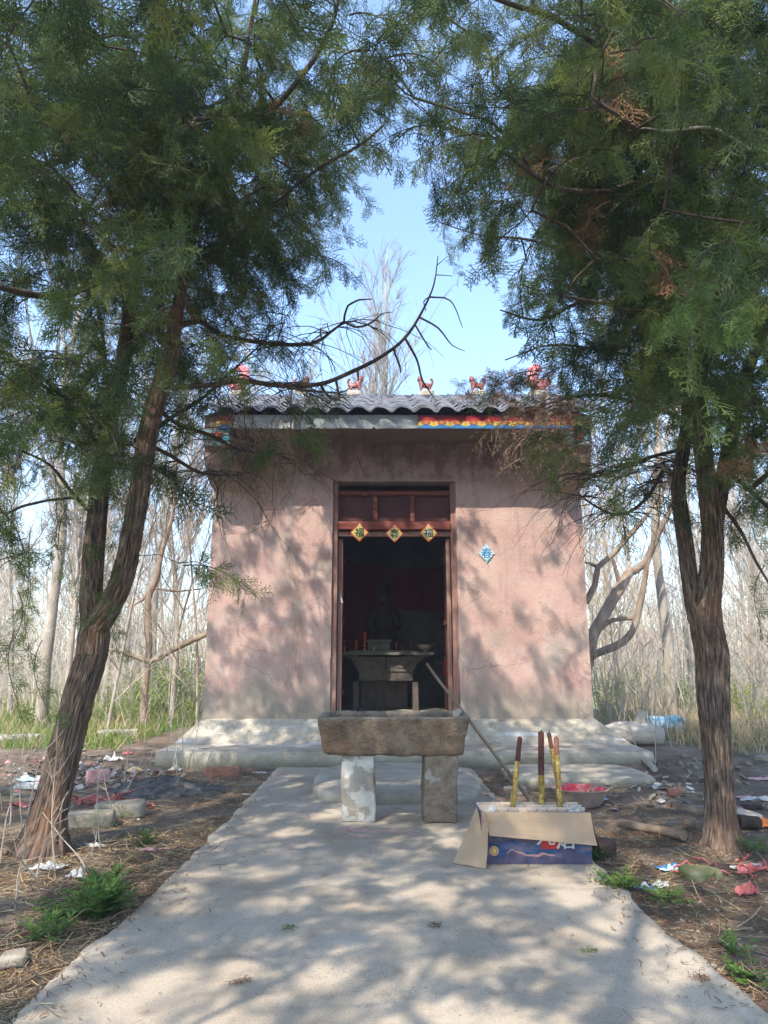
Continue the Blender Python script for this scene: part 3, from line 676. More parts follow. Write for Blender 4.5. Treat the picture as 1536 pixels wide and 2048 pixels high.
sticker(973, 1106, .265, WY-.018, 'blue', 'pale blue diamond paper with blue spring character on the pink wall', '春')
s_ = MB(); p = P(680, 1192, WY+.14); s_.extr([p+Vector((0, 0, .09)), p+Vector((.012, 0, .0)), p+Vector((.045, 0, -.09)), p+Vector((.02, 0, -.09)), p+Vector((-.004, 0, 0))], (0, .002, 0))
s_.top('paper_strip', M['greywhite'], 'narrow white paper strip hanging from the door post', 'paper', p)

# ================================================================== INSIDE
ay = 11.05
altar = thing('altar_table', 'dark carved altar table inside the shrine doorway', 'altar', (.06, ay, ZF))
ax0, ax1 = -.68, .72; atz = 1.30
MB().box(((ax0+ax1)/2, ay, atz-.02), (ax1-ax0+.06, .55, .04)).build('table_top', M['altartop'], altar)
MB().box(((ax0+ax1)/2-.02, ay-.05, atz+.014), (1.05, .35, .024)).build('runner_board', M['altartop'], altar)
for x in (-.42, .47): MB().box((x, ay-.10, (ZF+.86)/2+.0), (.085, .10, .86-ZF)).build('leg', M['altar'], altar)
for x in (-.42, .47): MB().box((x, ay+.20, (ZF+.86)/2), (.085, .08, .86-ZF)).build('leg', M['altar'], altar)
for a, b in ((-.40, .02), (.04, .45)):
    c = bpy.data.objects.new('carved_panel', None)
    mb = MB(); mb.box(((a+b)/2, ay-.12, 1.13), (b-a, .05, .20))
    for k in range(9):
        ang = k*.7; pts = [((a+b)/2+.02*k*math.cos(ang+t)*.8, ay-.15, 1.13+.009*k*math.sin(ang+t)) for t in np.linspace(0, 2.2, 7)]
        mb.tube(pts, .008, 5)
    mb.build('carved_panel', M['altar'], altar)
mb = MB(); mb.box((.025, ay-.11, .96), (.80, .06, .13)); mb.box((.025, ay-.145, .895), (.82, .03, .022)); mb.box((.025, ay-.145, 1.03), (.84, .03, .022)); mb.build('apron', M['altar'], altar)
for s, xa in ((-1, -.40), (1, .45)):
    pr = [(xa, 0, 1.255), (xa+s*.26, 0, 1.255)]+[(xa+s*(.26-.26*math.sin(t)), 0, 1.255-.25*(1-math.cos(t))-.02) for t in np.linspace(.1, math.pi/2, 7)]
    MB().extr([(p_[0], ay-.13, p_[2]) for p_ in pr], (0, .05, 0)).build('corner_bracket', M['altar'], altar)
def candle(px, h, r, holder, label, base=1.30):
    q = P(px, 1300, ay-.12); t = thing('candle', label, 'candle', (q.x, q.y, base)); zb = base+(.028 if abs(q.x) < .5 else 0)
    hh = .02
    if holder:
        lathe([(.025, 0), (.028, .008), (.010, .02), (.008, .045), (.022, .06), (.024, .075), (.0, .075)], (q.x, q.y, zb), 16).build('holder', M['brass'], t, smooth=True); hh = .072
    lathe([(r, 0), (r, h), (r*.3, h+.004), (.001, h+.02)], (q.x, q.y, zb+hh), 12).build('stick', M['candle'], t)
candle(689, .11, .006, True, 'thin red candle in brass holder at the end of the altar beside the post')
candle(712, .13, .016, False, 'dull red candle behind the brass holder on the altar')
candle(729, .20, .022, True, 'tall thick red candle in shiny brass holder on the altar')
candle(793, .09, .010, False, 'short red candle stub near the middle of the altar')
candle(821, .16, .006, False, 'slender red candle between the black jar and the incense bowl')
q = P(747, 1300, ay-.12); t = thing('cup', 'small gilt and red offering cup on the altar', 'cup', (q.x, q.y, 1.326))
lathe([(.018, 0), (.012, .01), (.03, .03), (.035, .055), (.030, .055), (.02, .03), (0, .028)], (q.x, q.y, 1.326), 16).build('bowl', M['brass'], t, smooth=True)
q = P(758, 1290, ay+.12); t = thing('incense_burner', 'rectangular stone incense burner before the statue', 'incense burner', (q.x, q.y, 1.30))
ringsolid([(0, .16, .09), (.05, .18, .10), (.14, .17, .095), (.15, .20, .11), (.19, .20, .11)], (q.x, q.y, 1.30), .003, 9, .02).build('body', M['altartop'], t)
q = P(850, 1296, ay-.1); t = thing('incense_bowl', 'round brass incense bowl with handles on the altar', 'bowl', (q.x, q.y, 1.30))
lathe([(.05, 0), (.03, .02), (.09, .05), (.11, .09), (.10, .10), (.105, .115), (.09, .11), (.06, .06), (0, .05)], (q.x, q.y, 1.30), 20).build('body', M['rust'], t, smooth=True)
for s in (-1, 1): MB().tube([(q.x+s*.10, q.y, 1.39), (q.x+s*.135, q.y, 1.40), (q.x+s*.135, q.y, 1.43), (q.x+s*.12, q.y, 1.435)], .007, 6).build('handle', M['rust'], t, smooth=True)
q = P(806, 1290, ay+.1); t = thing('black_jar', 'black glazed jar with lid on the altar', 'jar', (q.x, q.y, 1.30))
lathe([(.05, 0), (.075, .05), (.07, .11), (.045, .14), (.05, .15), (0, .16)], (q.x, q.y, 1.30), 20).build('body', M['char'], t, smooth=True)
lathe([(.05, .151), (.04, .17), (.012, .18), (.014, .195), (0, .2)], (q.x, q.y, 1.30), 16).build('lid', M['char'], t, smooth=True)
# side stand with red cloth
t = thing('side_stand', 'low side stand under a bright red cloth inside the shrine', 'stand', (1.12, 11.2, ZF))
MB().box((1.15, 11.25, (ZF+.93)/2), (.42, .36, .93-ZF)).build('body', M['altar'], t)
MB().box((1.15, 11.25, 1.055), (.46, .40, .24)).build('red_cloth', M['redbox'], t)
MB().box((1.0, 11.6, 1.2), (.09, .05, .07)).top('small_box', M['card'], 'small tan box on the ledge beside the altar', 'box', (1.0, 11.6, 1.165))
MB().box((1.05, 11.62, 1.14), (.5, .22, .05)).top('wall_shelf', M['altar'], 'dark shelf behind the altar holding a small tan box', 'shelf', (1.05, 11.62, 1.14))
# statue on a pedestal, red cloths behind
t = thing('deity_statue', 'seated dark robed deity statue with a crown behind the altar', 'statue', (0, 11.6, ZF))
stone((.0, 11.72, ZF+.40), (.75, .5, .80)).build('pedestal', M['altar'], t)
vs = [(0,0,0), (0,.0,.22), (0,.01,.42), (0,0,.56), (0,-.01,.64), (.17,0,.50), (.23,-.06,.28), (.10,-.17,.20), (-.17,0,.50), (-.23,-.06,.28), (-.10,-.17,.20), (.13,-.22,.05), (-.13,-.22,.05), (.14,-.24,-.28), (-.14,-.24,-.28)]
me = skin('robe', vs, [(0,1),(1,2),(2,3),(3,4),(3,5),(5,6),(6,7),(3,8),(8,9),(9,10),(0,11),(0,12),(11,13),(12,14)], [.20,.18,.16,.09,.05,.085,.07,.05,.085,.07,.05,.14,.14,.13,.13], 2)
me.materials.append(M['darkrobe']); o = bpy.data.objects.new('robe', me); COL.objects.link(o); o.parent = t; o.location = (0, .1, .98)
me = skin('head', [(0,0,0),(0,-.01,.08),(0,-.005,.15),(0,-.075,.075),(.075,0,.08),(-.075,0,.08)], [(0,1),(1,2),(1,3),(1,4),(1,5)], [.06,.085,.06,.014,.012,.012], 2)
me.materials.append(M['skin']); o = bpy.data.objects.new('head', me); COL.objects.link(o); o.parent = t; o.location = (0, .1, 1.66)
lathe([(.085, 1.83), (.095, 1.86), (.07, 1.93), (.03, 1.97), (0, 1.98)], (0, 11.7, ZF+.0), 16).build('crown', M['darkrobe'], t, smooth=True)
def cloth(x0, x1, zt0, zt1, zb0, zb1, y, name, label):
    V = []
    for j in range(12):
        row = []
        for i in range(40):
            u = i/39; v = j/11; x = x0+(x1-x0)*u; z = (zt0+(zt1-zt0)*u)*(1-v)+(zb0+(zb1-zb0)*u)*v
            row.append((x, y+.025*math.sin(u*34+v*2)*(.3+v), z))
        V.append(row)
    mb = MB(); mb.quadstrip(V, closed=False); o = mb.top(name, M['drape'], label, 'drape', (x0, y, zt0), smooth=True); return o
cloth(-1.6, 0.0, 2.95, 2.75, 1.2, 1.25, 11.98, 'red_drape', 'dark red drape with sloping top hung on the back wall beside the statue')
cloth(.05, 1.9, 2.7, 2.75, 2.0, 1.95, 11.98, 'red_drape', 'short dark red drape on the back wall over the grey patch')

# ================================================================== TROUGH AND STANDS
tz0, tz1 = .478, .765; tcx, tcy = .072, 5.93; thx, thy = .585, .33
t = thing('stone_trough', 'rough brown stone trough resting on two concrete blocks before the door', 'trough', (tcx, tcy, tz0))
h = tz1-tz0
lv = [(0, thx*.86, thy*.80), (.012, thx*.905, thy*.86)]+[(h*k, thx*(.91+.075*k), thy*(.87+.12*k)) for k in np.linspace(.1, .95, 12)]+[(h-.004, thx*.997, thy*.995), (h, thx*.985, thy*.98), (h, thx*.90, thy*.84), (h-.03, thx*.88, thy*.81), (.12, thx*.82, thy*.72)]
ringsolid(lv, (tcx, tcy, tz0), .013, 9, .045, n=5).build('trough_body', M['trough'], t, smooth=True)
ringsolid([(.10, thx*.84, thy*.75), (.205, thx*.86, thy*.785), (.212, thx*.83, thy*.76)], (tcx, tcy, tz0), .012, 8, .04).build('ash_fill', M['ash'], t, smooth=True)
c = P(915, 1437, 5.72); MB().tube([(c.x-.015, c.y-.05, tz1+.022), (c.x+.0, c.y+.04, tz1+.026), (c.x+.03, c.y+.14, tz1+.028)], [.026, .025, .022], 12, bark=.15).top('short_log', M['palelog'], 'short stub of pale branch lying on the corner of the trough rim', 'stick', (c.x, c.y, tz1))
def block(px0, px1, pyb, name, label, m, depth, amp, seedoff=0):
    a = G(px0, pyb); b = G(px1, pyb); w_ = b.x-a.x; 
    mb = stone(((a.x+b.x)/2, a.y+depth/2, .239), (w_, depth, .478), amp=amp, ns=6, r=.018, k=12, tilt=(0, .0))
    return mb.top(name, m, label, 'block', ((a.x+b.x)/2, a.y, 0), smooth=True)
block(683, 748, 1645, 'concrete_block', 'pale chipped concrete block standing under the west end of the trough', M['concblock'], .24, .020)
block(849, 917, 1647, 'concrete_block', 'brown coarse concrete block standing under the east end of the trough', M['concdark'], .30, .016)
# wooden pole
pts = spline([(1.25, 6.38, .012), (.95, 6.20, .39), (.672, 6.03, .745), (.50, 5.93, .96), (.40, 5.87, 1.085), (.345, 5.835, 1.165)], .05)
MB().tube(pts, np.linspace(.019, .011, len(pts)), 9, bark=.08).top('wooden_pole', M['log'], 'long thin wooden pole leaning across the trough end behind the cardboard box', 'pole', (1.25, 6.38, 0), smooth=True)

# ================================================================== BOX WITH INCENSE
bxa, bxb = .585, 1.245; by0, by1, bh = 4.58, 4.90, .292
t = thing('cardboard_box', 'open printed fireworks carton with brown flaps folded out beside the path edge', 'box', ((bxa+bxb)/2, by0, 0))
def slab(p00, p10, p11, p01, th, bul=0, nu=10, nv=8, mb=None, m=0, wob=.004):
    p00, p10, p11, p01 = map(Vector, (p00, p10, p11, p01)); nrm = (p10-p00).cross(p01-p00).normalized(); A = []; B = []
    for j in range(nv+1):
        a = []; b = []
        for i in range(nu+1):
            u, v = i/nu, j/nv; q = p00*(1-u)*(1-v)+p10*u*(1-v)+p11*u*v+p01*(1-u)*v
            q = q+nrm*(bul*math.sin(math.pi*v)*(.6+.4*u)+wob*mn.noise(Vector((u*3, v*3, p00.x*9))))
            a.append(tuple(q)); b.append(tuple(q+nrm*th))
        A.append(a); B.append(b)
    mb = mb or MB(); mb.quadstrip(A, m, closed=False); mb.quadstrip(B[::-1], m, closed=False)
    for ra, rb in ((A[0], B[0]), (A[-1], B[-1]), ([r[0] for r in A], [r[0] for r in B]), ([r[-1] for r in A], [r[-1] for r in B])): mb.quadstrip([ra, rb], m, closed=False)
    return mb
front = MB(); front.box(((bxa+bxb)/2, by0+.002, bh/2), (bxb-bxa, .004, bh), 0); 
front = front.build('front_panel', [M['boxprint']], t)
mb = MB(); W_ = bxb-bxa
def ridge(z0, amp, seed, y, m, base=0.0, xa=bxa+.002, xb=bxb-.002):
    a = []; b = []
    for i in range(50):
        x = xa+(xb-xa)*i/49; z = z0+amp*(mn.noise(Vector((x*7, seed, 1)))+.5*mn.noise(Vector((x*19, seed, 1)))); a.append((x, y, base)); b.append((x, y, min(bh-.003, max(base+.001, z))))
    mb.quadstrip([a, b], m, closed=False)
y = by0-.0008
mb.poly([(bxa+.003, y, .17), (bxb-.20, y, .17), (bxb-.20, y, .288), (bxa+.003, y, .288)], 0)
ridge(.165, .05, 1, y-.0008, 1, .002); ridge(.115, .045, 6, y-.0016, 2, .002); ridge(.055, .05, 9, y-.0024, 0, .002, bxa+.15, bxb-.17); ridge(.045, .055, 12, y-.0032, 3, .002); ridge(.08, .05, 15, y-.004, 3, .002, bxb-.18, bxb-.002)
mb.poly([(bxb-.30, y-.0046, .085), (bxb-.19, y-.0046, .085), (bxb-.19, y-.0046, .150), (bxb-.305, y-.0046, .150)], 4)
disc((bxa+.075, 0, .075), .027, .027, y-.005, 5, mb); disc((bxa+.075, 0, .075), .022, .022, y-.0056, 0, mb); disc((bxa+.075, 0, .075), .012, .014, y-.0062, 5, mb)
mb.build('mountain_print', [M['boxorange'], M['boxdark'], M['boxprint'], M['boxdark'], M['red'], M['yellow']], front)
g = MB()
for ch, x, z in (('九', bxb-.275, .160), ('焰', bxb-.160, .140)):
    for d in (0, .004): glyph(ch, (x+d, 0, z), .115, 0, g, y-.0075-d*.1)
g.build('lettering', M['white'], front)
for nm, c_, d_ in (('back_panel', ((bxa+bxb)/2, by1, bh/2), (W_, .004, bh)), ('side_panel', (bxa+.002, (by0+by1)/2, bh/2), (.004, by1-by0-.006, bh)), ('side_panel', (bxb-.002, (by0+by1)/2, bh/2), (.004, by1-by0-.006, bh))):
    MB().box(c_, d_).build(nm, M['boxprint'], t)
slab((bxa+.004, by0-.006, bh+.003), (bxb+.004, by0-.006, bh-.002), (bxb+.016, by0-.075, bh-.171), (bxa+.045, by0-.055, bh-.121), .004, .012).build('front_flap', M['card'], t)
slab((bxa-.004, by0+.004, bh+.004), (bxa-.004, by1, bh+.004), (bxa-.17, by1-.36, .012), (bxa-.145, by0-.02, .010), .004, .008).build('side_flap', M['card'], t) if False else None
slab((bxa-.002, by1-.12, bh-.01), (bxa+.03, by0-.05, bh+.0), (bxa+.005, by0-.10, .004), (bxa-.175, by0+.0, .008), .004, .010).build('side_flap', M['card'], t)
slab((bxb+.004, by0+.02, bh), (bxb+.004, by1, bh), (bxb+.07, by1-.02, bh-.17), (bxb+.055, by0-.015, bh-.19), .004, .010).build('side_flap', M['incense2'], t)
MB().box(((bxa+bxb)/2, (by0+by1)/2, .02), (W_-.02, by1-by0-.02, .03)).build('bottom_panel', M['char'], t)  # near-black bottom paints in the shade between the dividers
zd = bh-.03
nd = 11
for k in range(1, nd):
    x = bxa+W_*k/nd; MB().box((x, (by0+by1)/2, zd-.045), (.0045, by1-by0-.012, .16)).build('divider', M['cardedge'], t)
for k in range(1, 4):
    MB().box(((bxa+bxb)/2, by0+(by1-by0)*k/4, zd-.040), (W_-.012, .0045, .165)).build('divider', M['cardedge'], t)
mb = MB()
for k in range(5):
    c_ = (bxa+.05+.02*k if k < 2 else bxb-.06-.03*(k-2), by0+.05+.05*(k % 3), bh-.02); slab((c_[0]-.03, c_[1]-.03, c_[2]), (c_[0]+.04, c_[1]-.03, c_[2]+.01), (c_[0]+.03, c_[1]+.04, c_[2]+.012), (c_[0]-.03, c_[1]+.03, c_[2]+.008), .001, .02, 6, 6, mb, 0, .03)
mb.build('torn_foil', M['greywhite'], t)
def joss(bx_, by_, px, py, r, split, label, m2=M['incense']):
    b = Vector((bx_, by_, .05)); D = by_+.02; tp = P(px, py, D)
    t = thing('incense_stick', label, 'incense', b, None); s_ = b+(tp-b)*split
    n = 12; pts = [b+(s_-b)*k/n for k in range(n+1)]
    MB().tube(pts, [r*1.05+.0015*math.sin(k*2.1) for k in range(n+1)], 12, bark=.05, seed=px).build('gold_wrapper', M['gold'], t, smooth=True)
    pts = [s_+(tp-s_)*k/n for k in range(n+1)]; mb = MB(); mb.tube(pts, [r*.97]*(n+1), 12, bark=.06, seed=px+3)
    v = mb.v[0]; ax = np.array((tp-b).normalized())      # ragged tip
    for k in range(12): v[-12+k] += ax*(.018*mn.noise(Vector((k*1.3, px, 0)))+(.012 if k in (2, 8) else 0))
    mb.build('burnt_end', m2, t, smooth=True)
joss(.770, 4.735, 1040, 1475, .0165, .78, 'burnt dragon incense stick at the west end of the carton, dark tip')
joss(.985, 4.76, 1082, 1464, .0195, .62, 'thickest and tallest dragon incense stick, in the middle of the carton')
joss(1.10, 4.72, 1112, 1476, .0165, .84, 'straight gold incense stick crossing in front of a slanted one in the carton', M['incense2'])
joss(1.165, 4.80, 1098, 1466, .0145, .86, 'slanted crumpled gold incense stick behind its straight neighbour in the carton', M['incense2'])

# ================================================================== BASIN
q = G(1163, 1603); q.z = gz(q.x, q.y)+.012; bc = (q.x, q.y+.03, q.z)
t = thing('basin', 'rusty iron basin coated inside with melted red wax on bare earth', 'basin', bc)
lathe([(.16, 0), (.188, .03), (.21, .075), (.222, .115), (.245, .134), (.249, .140), (.238, .141), (.218, .122)], bc, 40, amp=.005, ns=5).build('bowl', M['rust'], t, smooth=True)
lathe([(.001, .035), (.13, .038), (.183, .05), (.205, .085), (.217, .121), (.226, .133)], bc, 40, amp=.007, ns=9, capb=False).build('wax_lining', M['redwax'], t, smooth=True)

# ================================================================== SMALL THINGS ON THE GROUND
def gp(px, py):
    p = G(px, py, -.02)
    for _ in range(6): p = G(px, py, gz(p.x, p.y)); 
    p.z = gz(p.x, p.y); return p
def bar(px0, py0, px1, py1, r0, r1, name, label, cat, m, ends=None, bark=.12):
    a, b = gp(px0, py0), gp(px1, py1); a.z += r0*1.1+.01; b.z += r1*1.1+.01
    pts = [a.lerp(b, k/14)+nvec(a.lerp(b, k/14), 3)*.012 for k in range(15)]
    t = thing(name, label, cat, a.lerp(b, .5)); mb = MB(); mb.tube(pts, np.linspace(r0, r1, 15), 14, bark=bark, cap=True); mb.build('bark', m, t, smooth=True)
    if ends:
        for e, d, r in ((pts[0], pts[0]-pts[1], r0), (pts[-1], pts[-1]-pts[-2], r1)):
            d = d.normalized(); MB().tube([e+d*.001, e+d*.004], [r*.93, r*.9], 14).build('cut_end', ends, t)
    return t
bar(1240, 1655, 1368, 1688, .026, .034, 'fallen_branch', 'dark fallen branch lying on the bare earth beside the carton', 'branch', M['log'])
bar(1272, 1512, 1312, 1548, .030, .030, 'fallen_branch', 'short thick branch lying beside the plinth corner', 'branch', M['palelog'])
bar(1372, 1662, 1392, 1664, .040, .040, 'log', 'short log with orange sawn end lying against the big tree', 'log', M['log'], M['heart'])
bar(1478, 1660, 1520, 1664, .045, .04, 'log', 'dark split log end beyond the big tree', 'log', M['char'])
bar(1485, 1622, 1525, 1626, .022, .018, 'fallen_branch', 'thin dark bark strip among rubbish beyond the big tree', 'branch', M['char'])
q = gp(1270, 1490); t = thing('stump', 'pale fallen log with an upright sawn stub behind the plinth corner', 'log', q)
MB().tube([q+Vector((-.34, .05, .12)), q+Vector((-.2, .02, .14)), q+Vector((0, 0, .14)), q+Vector((.2, -.02, .13)), q+Vector((.34, -.02, .10))], [.10, .135, .14, .135, .10], 20, bark=.1).build('trunk', M['palelog'], t, smooth=True)
MB().tube([q+Vector((.08, 0, .2)), q+Vector((.09, 0, .3)), q+Vector((.11, 0, .42))], [.075, .07, .065], 14, bark=.1).build('stub', M['palelog'], t, smooth=True)
def lump(px, py, d, rot, name, label, cat, m, sink=.25, amp=.012, tilt=(0, 0)):
    q = gp(px, py); q.z += d[2]*(.5-sink)
    return stone(q, d, rot, tilt, amp, 7, min(d[0], d[1])*.2, 5).top(name, m, label, cat, q, smooth=True)
lump(1208, 1714, (.13, .12, .15), .3, 'charred_stub', 'charred wooden stub standing beside the carton corner', 'stub', M['char'])
lump(1402, 1756, (.20, .16, .06), .2, 'stone', 'flat mossy square stone lying on damp earth', 'stone', M['mossstone'], .1)
lump(170, 1652, (.42, .20, .11), .25, 'stone', 'long weathered stone block lying against the trunk foot', 'stone', M['drystone'], .1)
lump(240, 1632, (.38, .20, .12), .20, 'stone', 'reddish topped stone block just behind the longer one', 'stone', M['drystone'], .1)
lump(446, 1551, (.38, .14, .10), .02, 'brick', 'red brick lying under the overhanging edge of the plinth', 'brick', M['brick'], .15, .006)
lump(498, 1546, (.07, .06, .05), .4, 'brick_fragment', 'small orange brick fragment beside the brick', 'brick', M['brick'], .1, .006)
lump(1350, 1592, (.10, .08, .07), .5, 'brick_fragment', 'rust red brick fragment on rubbly ground before the big tree', 'brick', M['brick'], .1, .01)
lump(1030, 1582, (.19, .17, .06), .5, 'stone', 'flat pale stone in the earth beside the mound behind the carton', 'stone', M['drystone'], .3, .01)
lump(1450, 1625, (.30, .12, .05), .3, 'stone', 'grey slab fragment in the rubble behind the big tree', 'stone', M['drystone'], .2)
lump(25, 1930, (.10, .09, .06), .3, 'stone', 'round grey stone in dry litter near the path edge', 'stone', M['drystone'], .2)
lump(1495, 1650, (.22, .16, .10), .5, 'paper_carton', 'crushed grey carton beside the trunk of the big tree', 'carton', M['cardedge'], .1, .02)
lump(20, 1490, (.75, .35, .14), .2, 'concrete_slab', 'broken pale concrete slab in the grass beyond the leaning tree', 'slab', M['concblock'], .1, .02)
lump(235, 1478, (.55, .18, .14), .3, 'concrete_slab', 'whitish broken slab edge at the margin of the green grass', 'slab', M['concblock'], .1, .02)
lump(70, 1580, (.35, .2, .04), .2, 'board', 'pale flat board on the rubbish behind the leaning tree', 'board', M['greywhite'], .1, .01)
lump(195, 1566, (.22, .05, .14), .6, 'brick', 'pinkish brick standing on edge in the rubbish heap', 'brick', M['pink'], .1, .006)
lump(1225, 1505, (.16, .14, .09), .6, 'stone', 'grey stone at the foot of the plinth slope', 'stone', M['drystone'], .2)
lump(1530, 1520, (.20, .16, .05), .6, 'stone', 'pale angular stone far off on the earth slope', 'stone', M['drystone'], .2)
def crumple(px, py, w_, name, label, cat, m, h_=.05, asp=.7, n=14, rot=0, seed=0, m2=None):
    q = gp(px, py); mb = MB(); V = []
    cr_, sr_ = math.cos(rot), math.sin(rot)
    for j in range(n+1):
        row = []
        for i in range(n+1):
            u, v = i/n-.5, j/n-.5; r_ = 1+.45*mn.noise(Vector((u*3+seed, v*3, seed)))
            x, y = u*w_*r_, v*w_*asp*r_; z = h_*(abs(mn.noise(Vector((u*4+seed, v*4, seed+.5))))*1.1+abs(mn.noise(Vector((u*9, v*9+seed, 3))))*.25)*(1-1.5*max(abs(u), abs(v)))+.006
            X, Y = q.x+x*cr_-y*sr_, q.y+x*sr_+y*cr_; row.append((X, Y, gz(X, Y)+z if not (-1.1 < X < .9) else z+.004))
        V.append(row)
    mb.quadstrip(V, closed=False)
    if m2:
        f, m_ = mb.f[0]; k = len(f)//2; mb.f = [(f[:k], 0), (f[k:], 1)]
        return mb.top(name, [m, m2], label, cat, q)
    return mb.top(name, m, label, cat, q)
crumple(1340, 1733, .15, 'plastic_wrapper', 'torn blue and white wrapper lying near the mossy stone', 'wrapper', M['paleblue'], .05, .5, seed=1, m2=M['blue'])
crumple(1290, 1780, .12, 'plastic_wrapper', 'crumpled white and blue plastic scrap near the path edge', 'wrapper', M['blue'], .04, .35, seed=2, m2=M['white'])
crumple(1318, 1775, .11, 'tissue', 'crumpled white tissue next to the blue plastic scrap', 'tissue', M['greywhite'], .05, .6, seed=3)
crumple(1310, 1575, .20, 'plastic_sheet', 'translucent grey plastic scrap on rubble beside the basin', 'plastic', M['greywhite'], .06, .6, seed=4)
crumple(1205, 1600, .10, 'paper_scrap', 'small bluish paper scrap beside the basin', 'paper', M['paleblue'], .04, .6, seed=14)
lump(1327, 1462, (.50, .34, .20), .2, 'plastic_bag', 'pale blue plastic bag lying on the grass under the thicket', 'bag', M['bag'], .05, .09)
crumple(155, 1758, .12, 'paper_cup', 'crushed pinkish white paper cup in the dry litter', 'cup', M['greywhite'], .09, .6, seed=6, m2=M['pink'])
crumple(190, 1693, .14, 'paper_scrap', 'white paper strip on dry stalks near the leaning trunk', 'paper', M['white'], .04, .4, seed=7)
crumple(95, 1735, .20, 'plastic_sheet', 'clear grey plastic film lying in the dry litter', 'plastic', M['greywhite'], .05, .7, seed=8)
crumple(308, 1705, .26, 'pink_strip', 'pale pink plastic strip lying curved near the path', 'strip', M['pink'], .04, .14, rot=-.3, seed=9)
crumple(1505, 1742, .22, 'red_wrapper', 'torn red firecracker wrapper with silver patch at the slope edge', 'wrapper', M['scrapred'], .06, .5, seed=10, m2=M['white'])
crumple(1497, 1790, .12, 'red_paper', 'bright pink red paper scrap standing up in the dry litter', 'paper', M['scrapred'], .14, .5, seed=11)
crumple(1515, 1655, .26, 'red_paper', 'orange red torn carton among rubbish behind the big tree', 'paper', M['orange'], .10, .6, seed=12)
crumple(1515, 1600, .35, 'paper_scrap', 'white and pink flattened packaging beyond the big tree', 'paper', M['white'], .05, .4, seed=13, m2=M['pink'])
crumple(1525, 1560, .30, 'paper_scrap', 'faded rose packaging on grey rubble far along the slope', 'paper', M['pink'], .05, .4, seed=15)
crumple(1232, 1450, .16, 'pennant', 'small orange and pale blue pennant caught in twigs by the shrine corner', 'flag', M['orange'], .16, .8, seed=16, m2=M['paleblue'])
crumple(225, 1522, .20, 'carton', 'white carton corner poking out of the rubbish heap', 'carton', M['white'], .14, .6, seed=17)
crumple(255, 1508, .12, 'red_paper', 'small vivid red paper tag on the rubbish heap', 'paper', M['scrapred'], .10, .5, seed=18)
crumple(40, 1612, .18, 'red_paper', 'vivid red crumpled paper behind the leaning trunk', 'paper', M['scrapred'], .07, .6, seed=19)
crumple(350, 1545, .15, 'plastic_wrapper', 'white wrapper lying against dry stems by the plinth', 'wrapper', M['white'], .10, .6, seed=20)
crumple(375, 1525, .16, 'pink_wrapper', 'pink plastic wrapper caught at the base of dry stems', 'wrapper', M['pink'], .14, .5, seed=21)
crumple(408, 1582, .10, 'paper_scrap', 'small orange and blue scrap on the ash heap', 'paper', M['orange'], .05, .5, seed=22, m2=M['paleblue'])
crumple(520, 1548, .14, 'paper_scrap', 'pale paper scrap lying by the end of the plinth gap', 'paper', M['white'], .05, .5, seed=23)
crumple(497, 1590, .10, 'paper_scrap', 'flat grey pink scrap on the earth beside the path', 'paper', M['cardedge'], .01, .6, seed=24)
crumple(270, 1545, .14, 'yellow_wrapper', 'small yellow wrapper on the rubbish heap', 'wrapper', M['yellow'], .07, .5, seed=25)
crumple(60, 1562, .30, 'plastic_sheet', 'pale blue plastic sheet on the rubbish beyond the leaning tree', 'plastic', M['paleblue'], .06, .5, seed=26)
crumple(120, 1530, .2, 'white_wrapper', 'white foam piece close behind the leaning trunk', 'wrapper', M['white'], .08, .5, seed=27)
# ash heap
q = gp(330, 1585); V = []
for j in range(26):
    row = []
    for i in range(40):
        u, v = i/39*2-1, j/25*2-1; r_ = math.hypot(u, v); X, Y = q.x+u*.62, q.y+v*.42+.15
        row.append((X, Y, gz(X, Y)+.13*max(0, 1-r_)**.8+.06*max(0, 1-r_)*mn.noise(Vector((X*8, Y*8, 1)))+.03*max(0, 1-r_)*mn.noise(Vector((X*22, Y*22, 1)))-.012))
    V.append(row)
mb = MB(); mb.quadstrip(V, closed=False); tag(mb.build('ash_heap', M['ash']), 'heap of dark grey incense ash and cinders on the earth by the path', 'ash heap', kind='stuff')
# red plastic string tangle, pink chalk-like straw on the path
def tangle(px, py, n, r, rad, m, name, label, cat, seed, asp=.5, hgt=.05):
    q = gp(px, py); g_ = np.random.default_rng(seed); mb = MB()
    onp = -1.2 < q.x < 1.0 and q.y < 8.4
    if onp: q = G(px, py, .002)
    for k in range(n):
        a = g_.uniform(0, 6.28); c_ = q+Vector((g_.normal(0, r*.45), g_.normal(0, r*asp*.5), 0)); L = r*g_.uniform(.4, 1.1); cv = g_.uniform(-3, 3); pts = []
        for i in range(8):
            s_ = i/7; aa = a+cv*s_; c_ = c_+Vector((math.cos(aa)*L/7, math.sin(aa)*L/7*.8, 0)); pts.append((c_.x, c_.y, (0.002 if onp else gz(c_.x, c_.y))+rad+hgt*abs(math.sin(s_*3+k))*g_.uniform(.1, 1)))
        mb.tube(pts, rad, 4)
    return mb.top(name, m, label, cat, q)
tangle(212, 1606, 26, .34, .007, M['scrapred'], 'red_cord_tangle', 'tangle of red plastic string with a yellow knot on the ash', 'string', 1)
crumple(225, 1600, .07, 'yellow_wrapper', 'bright yellow scrap in the middle of the red string', 'wrapper', M['yellow'], .07, .8, seed=31)
tangle(725, 1663, 22, .22, .0016, M['pink'], 'pink_straw', 'scatter of thin pink straw threads on the path before the trough', 'straw', 2, .4, .003)
tangle(1480, 1752, 12, .26, .006, M['scrapred'], 'red_cord_tangle', 'loops of red ribbon on dry litter under the slope edge', 'ribbon', 3)

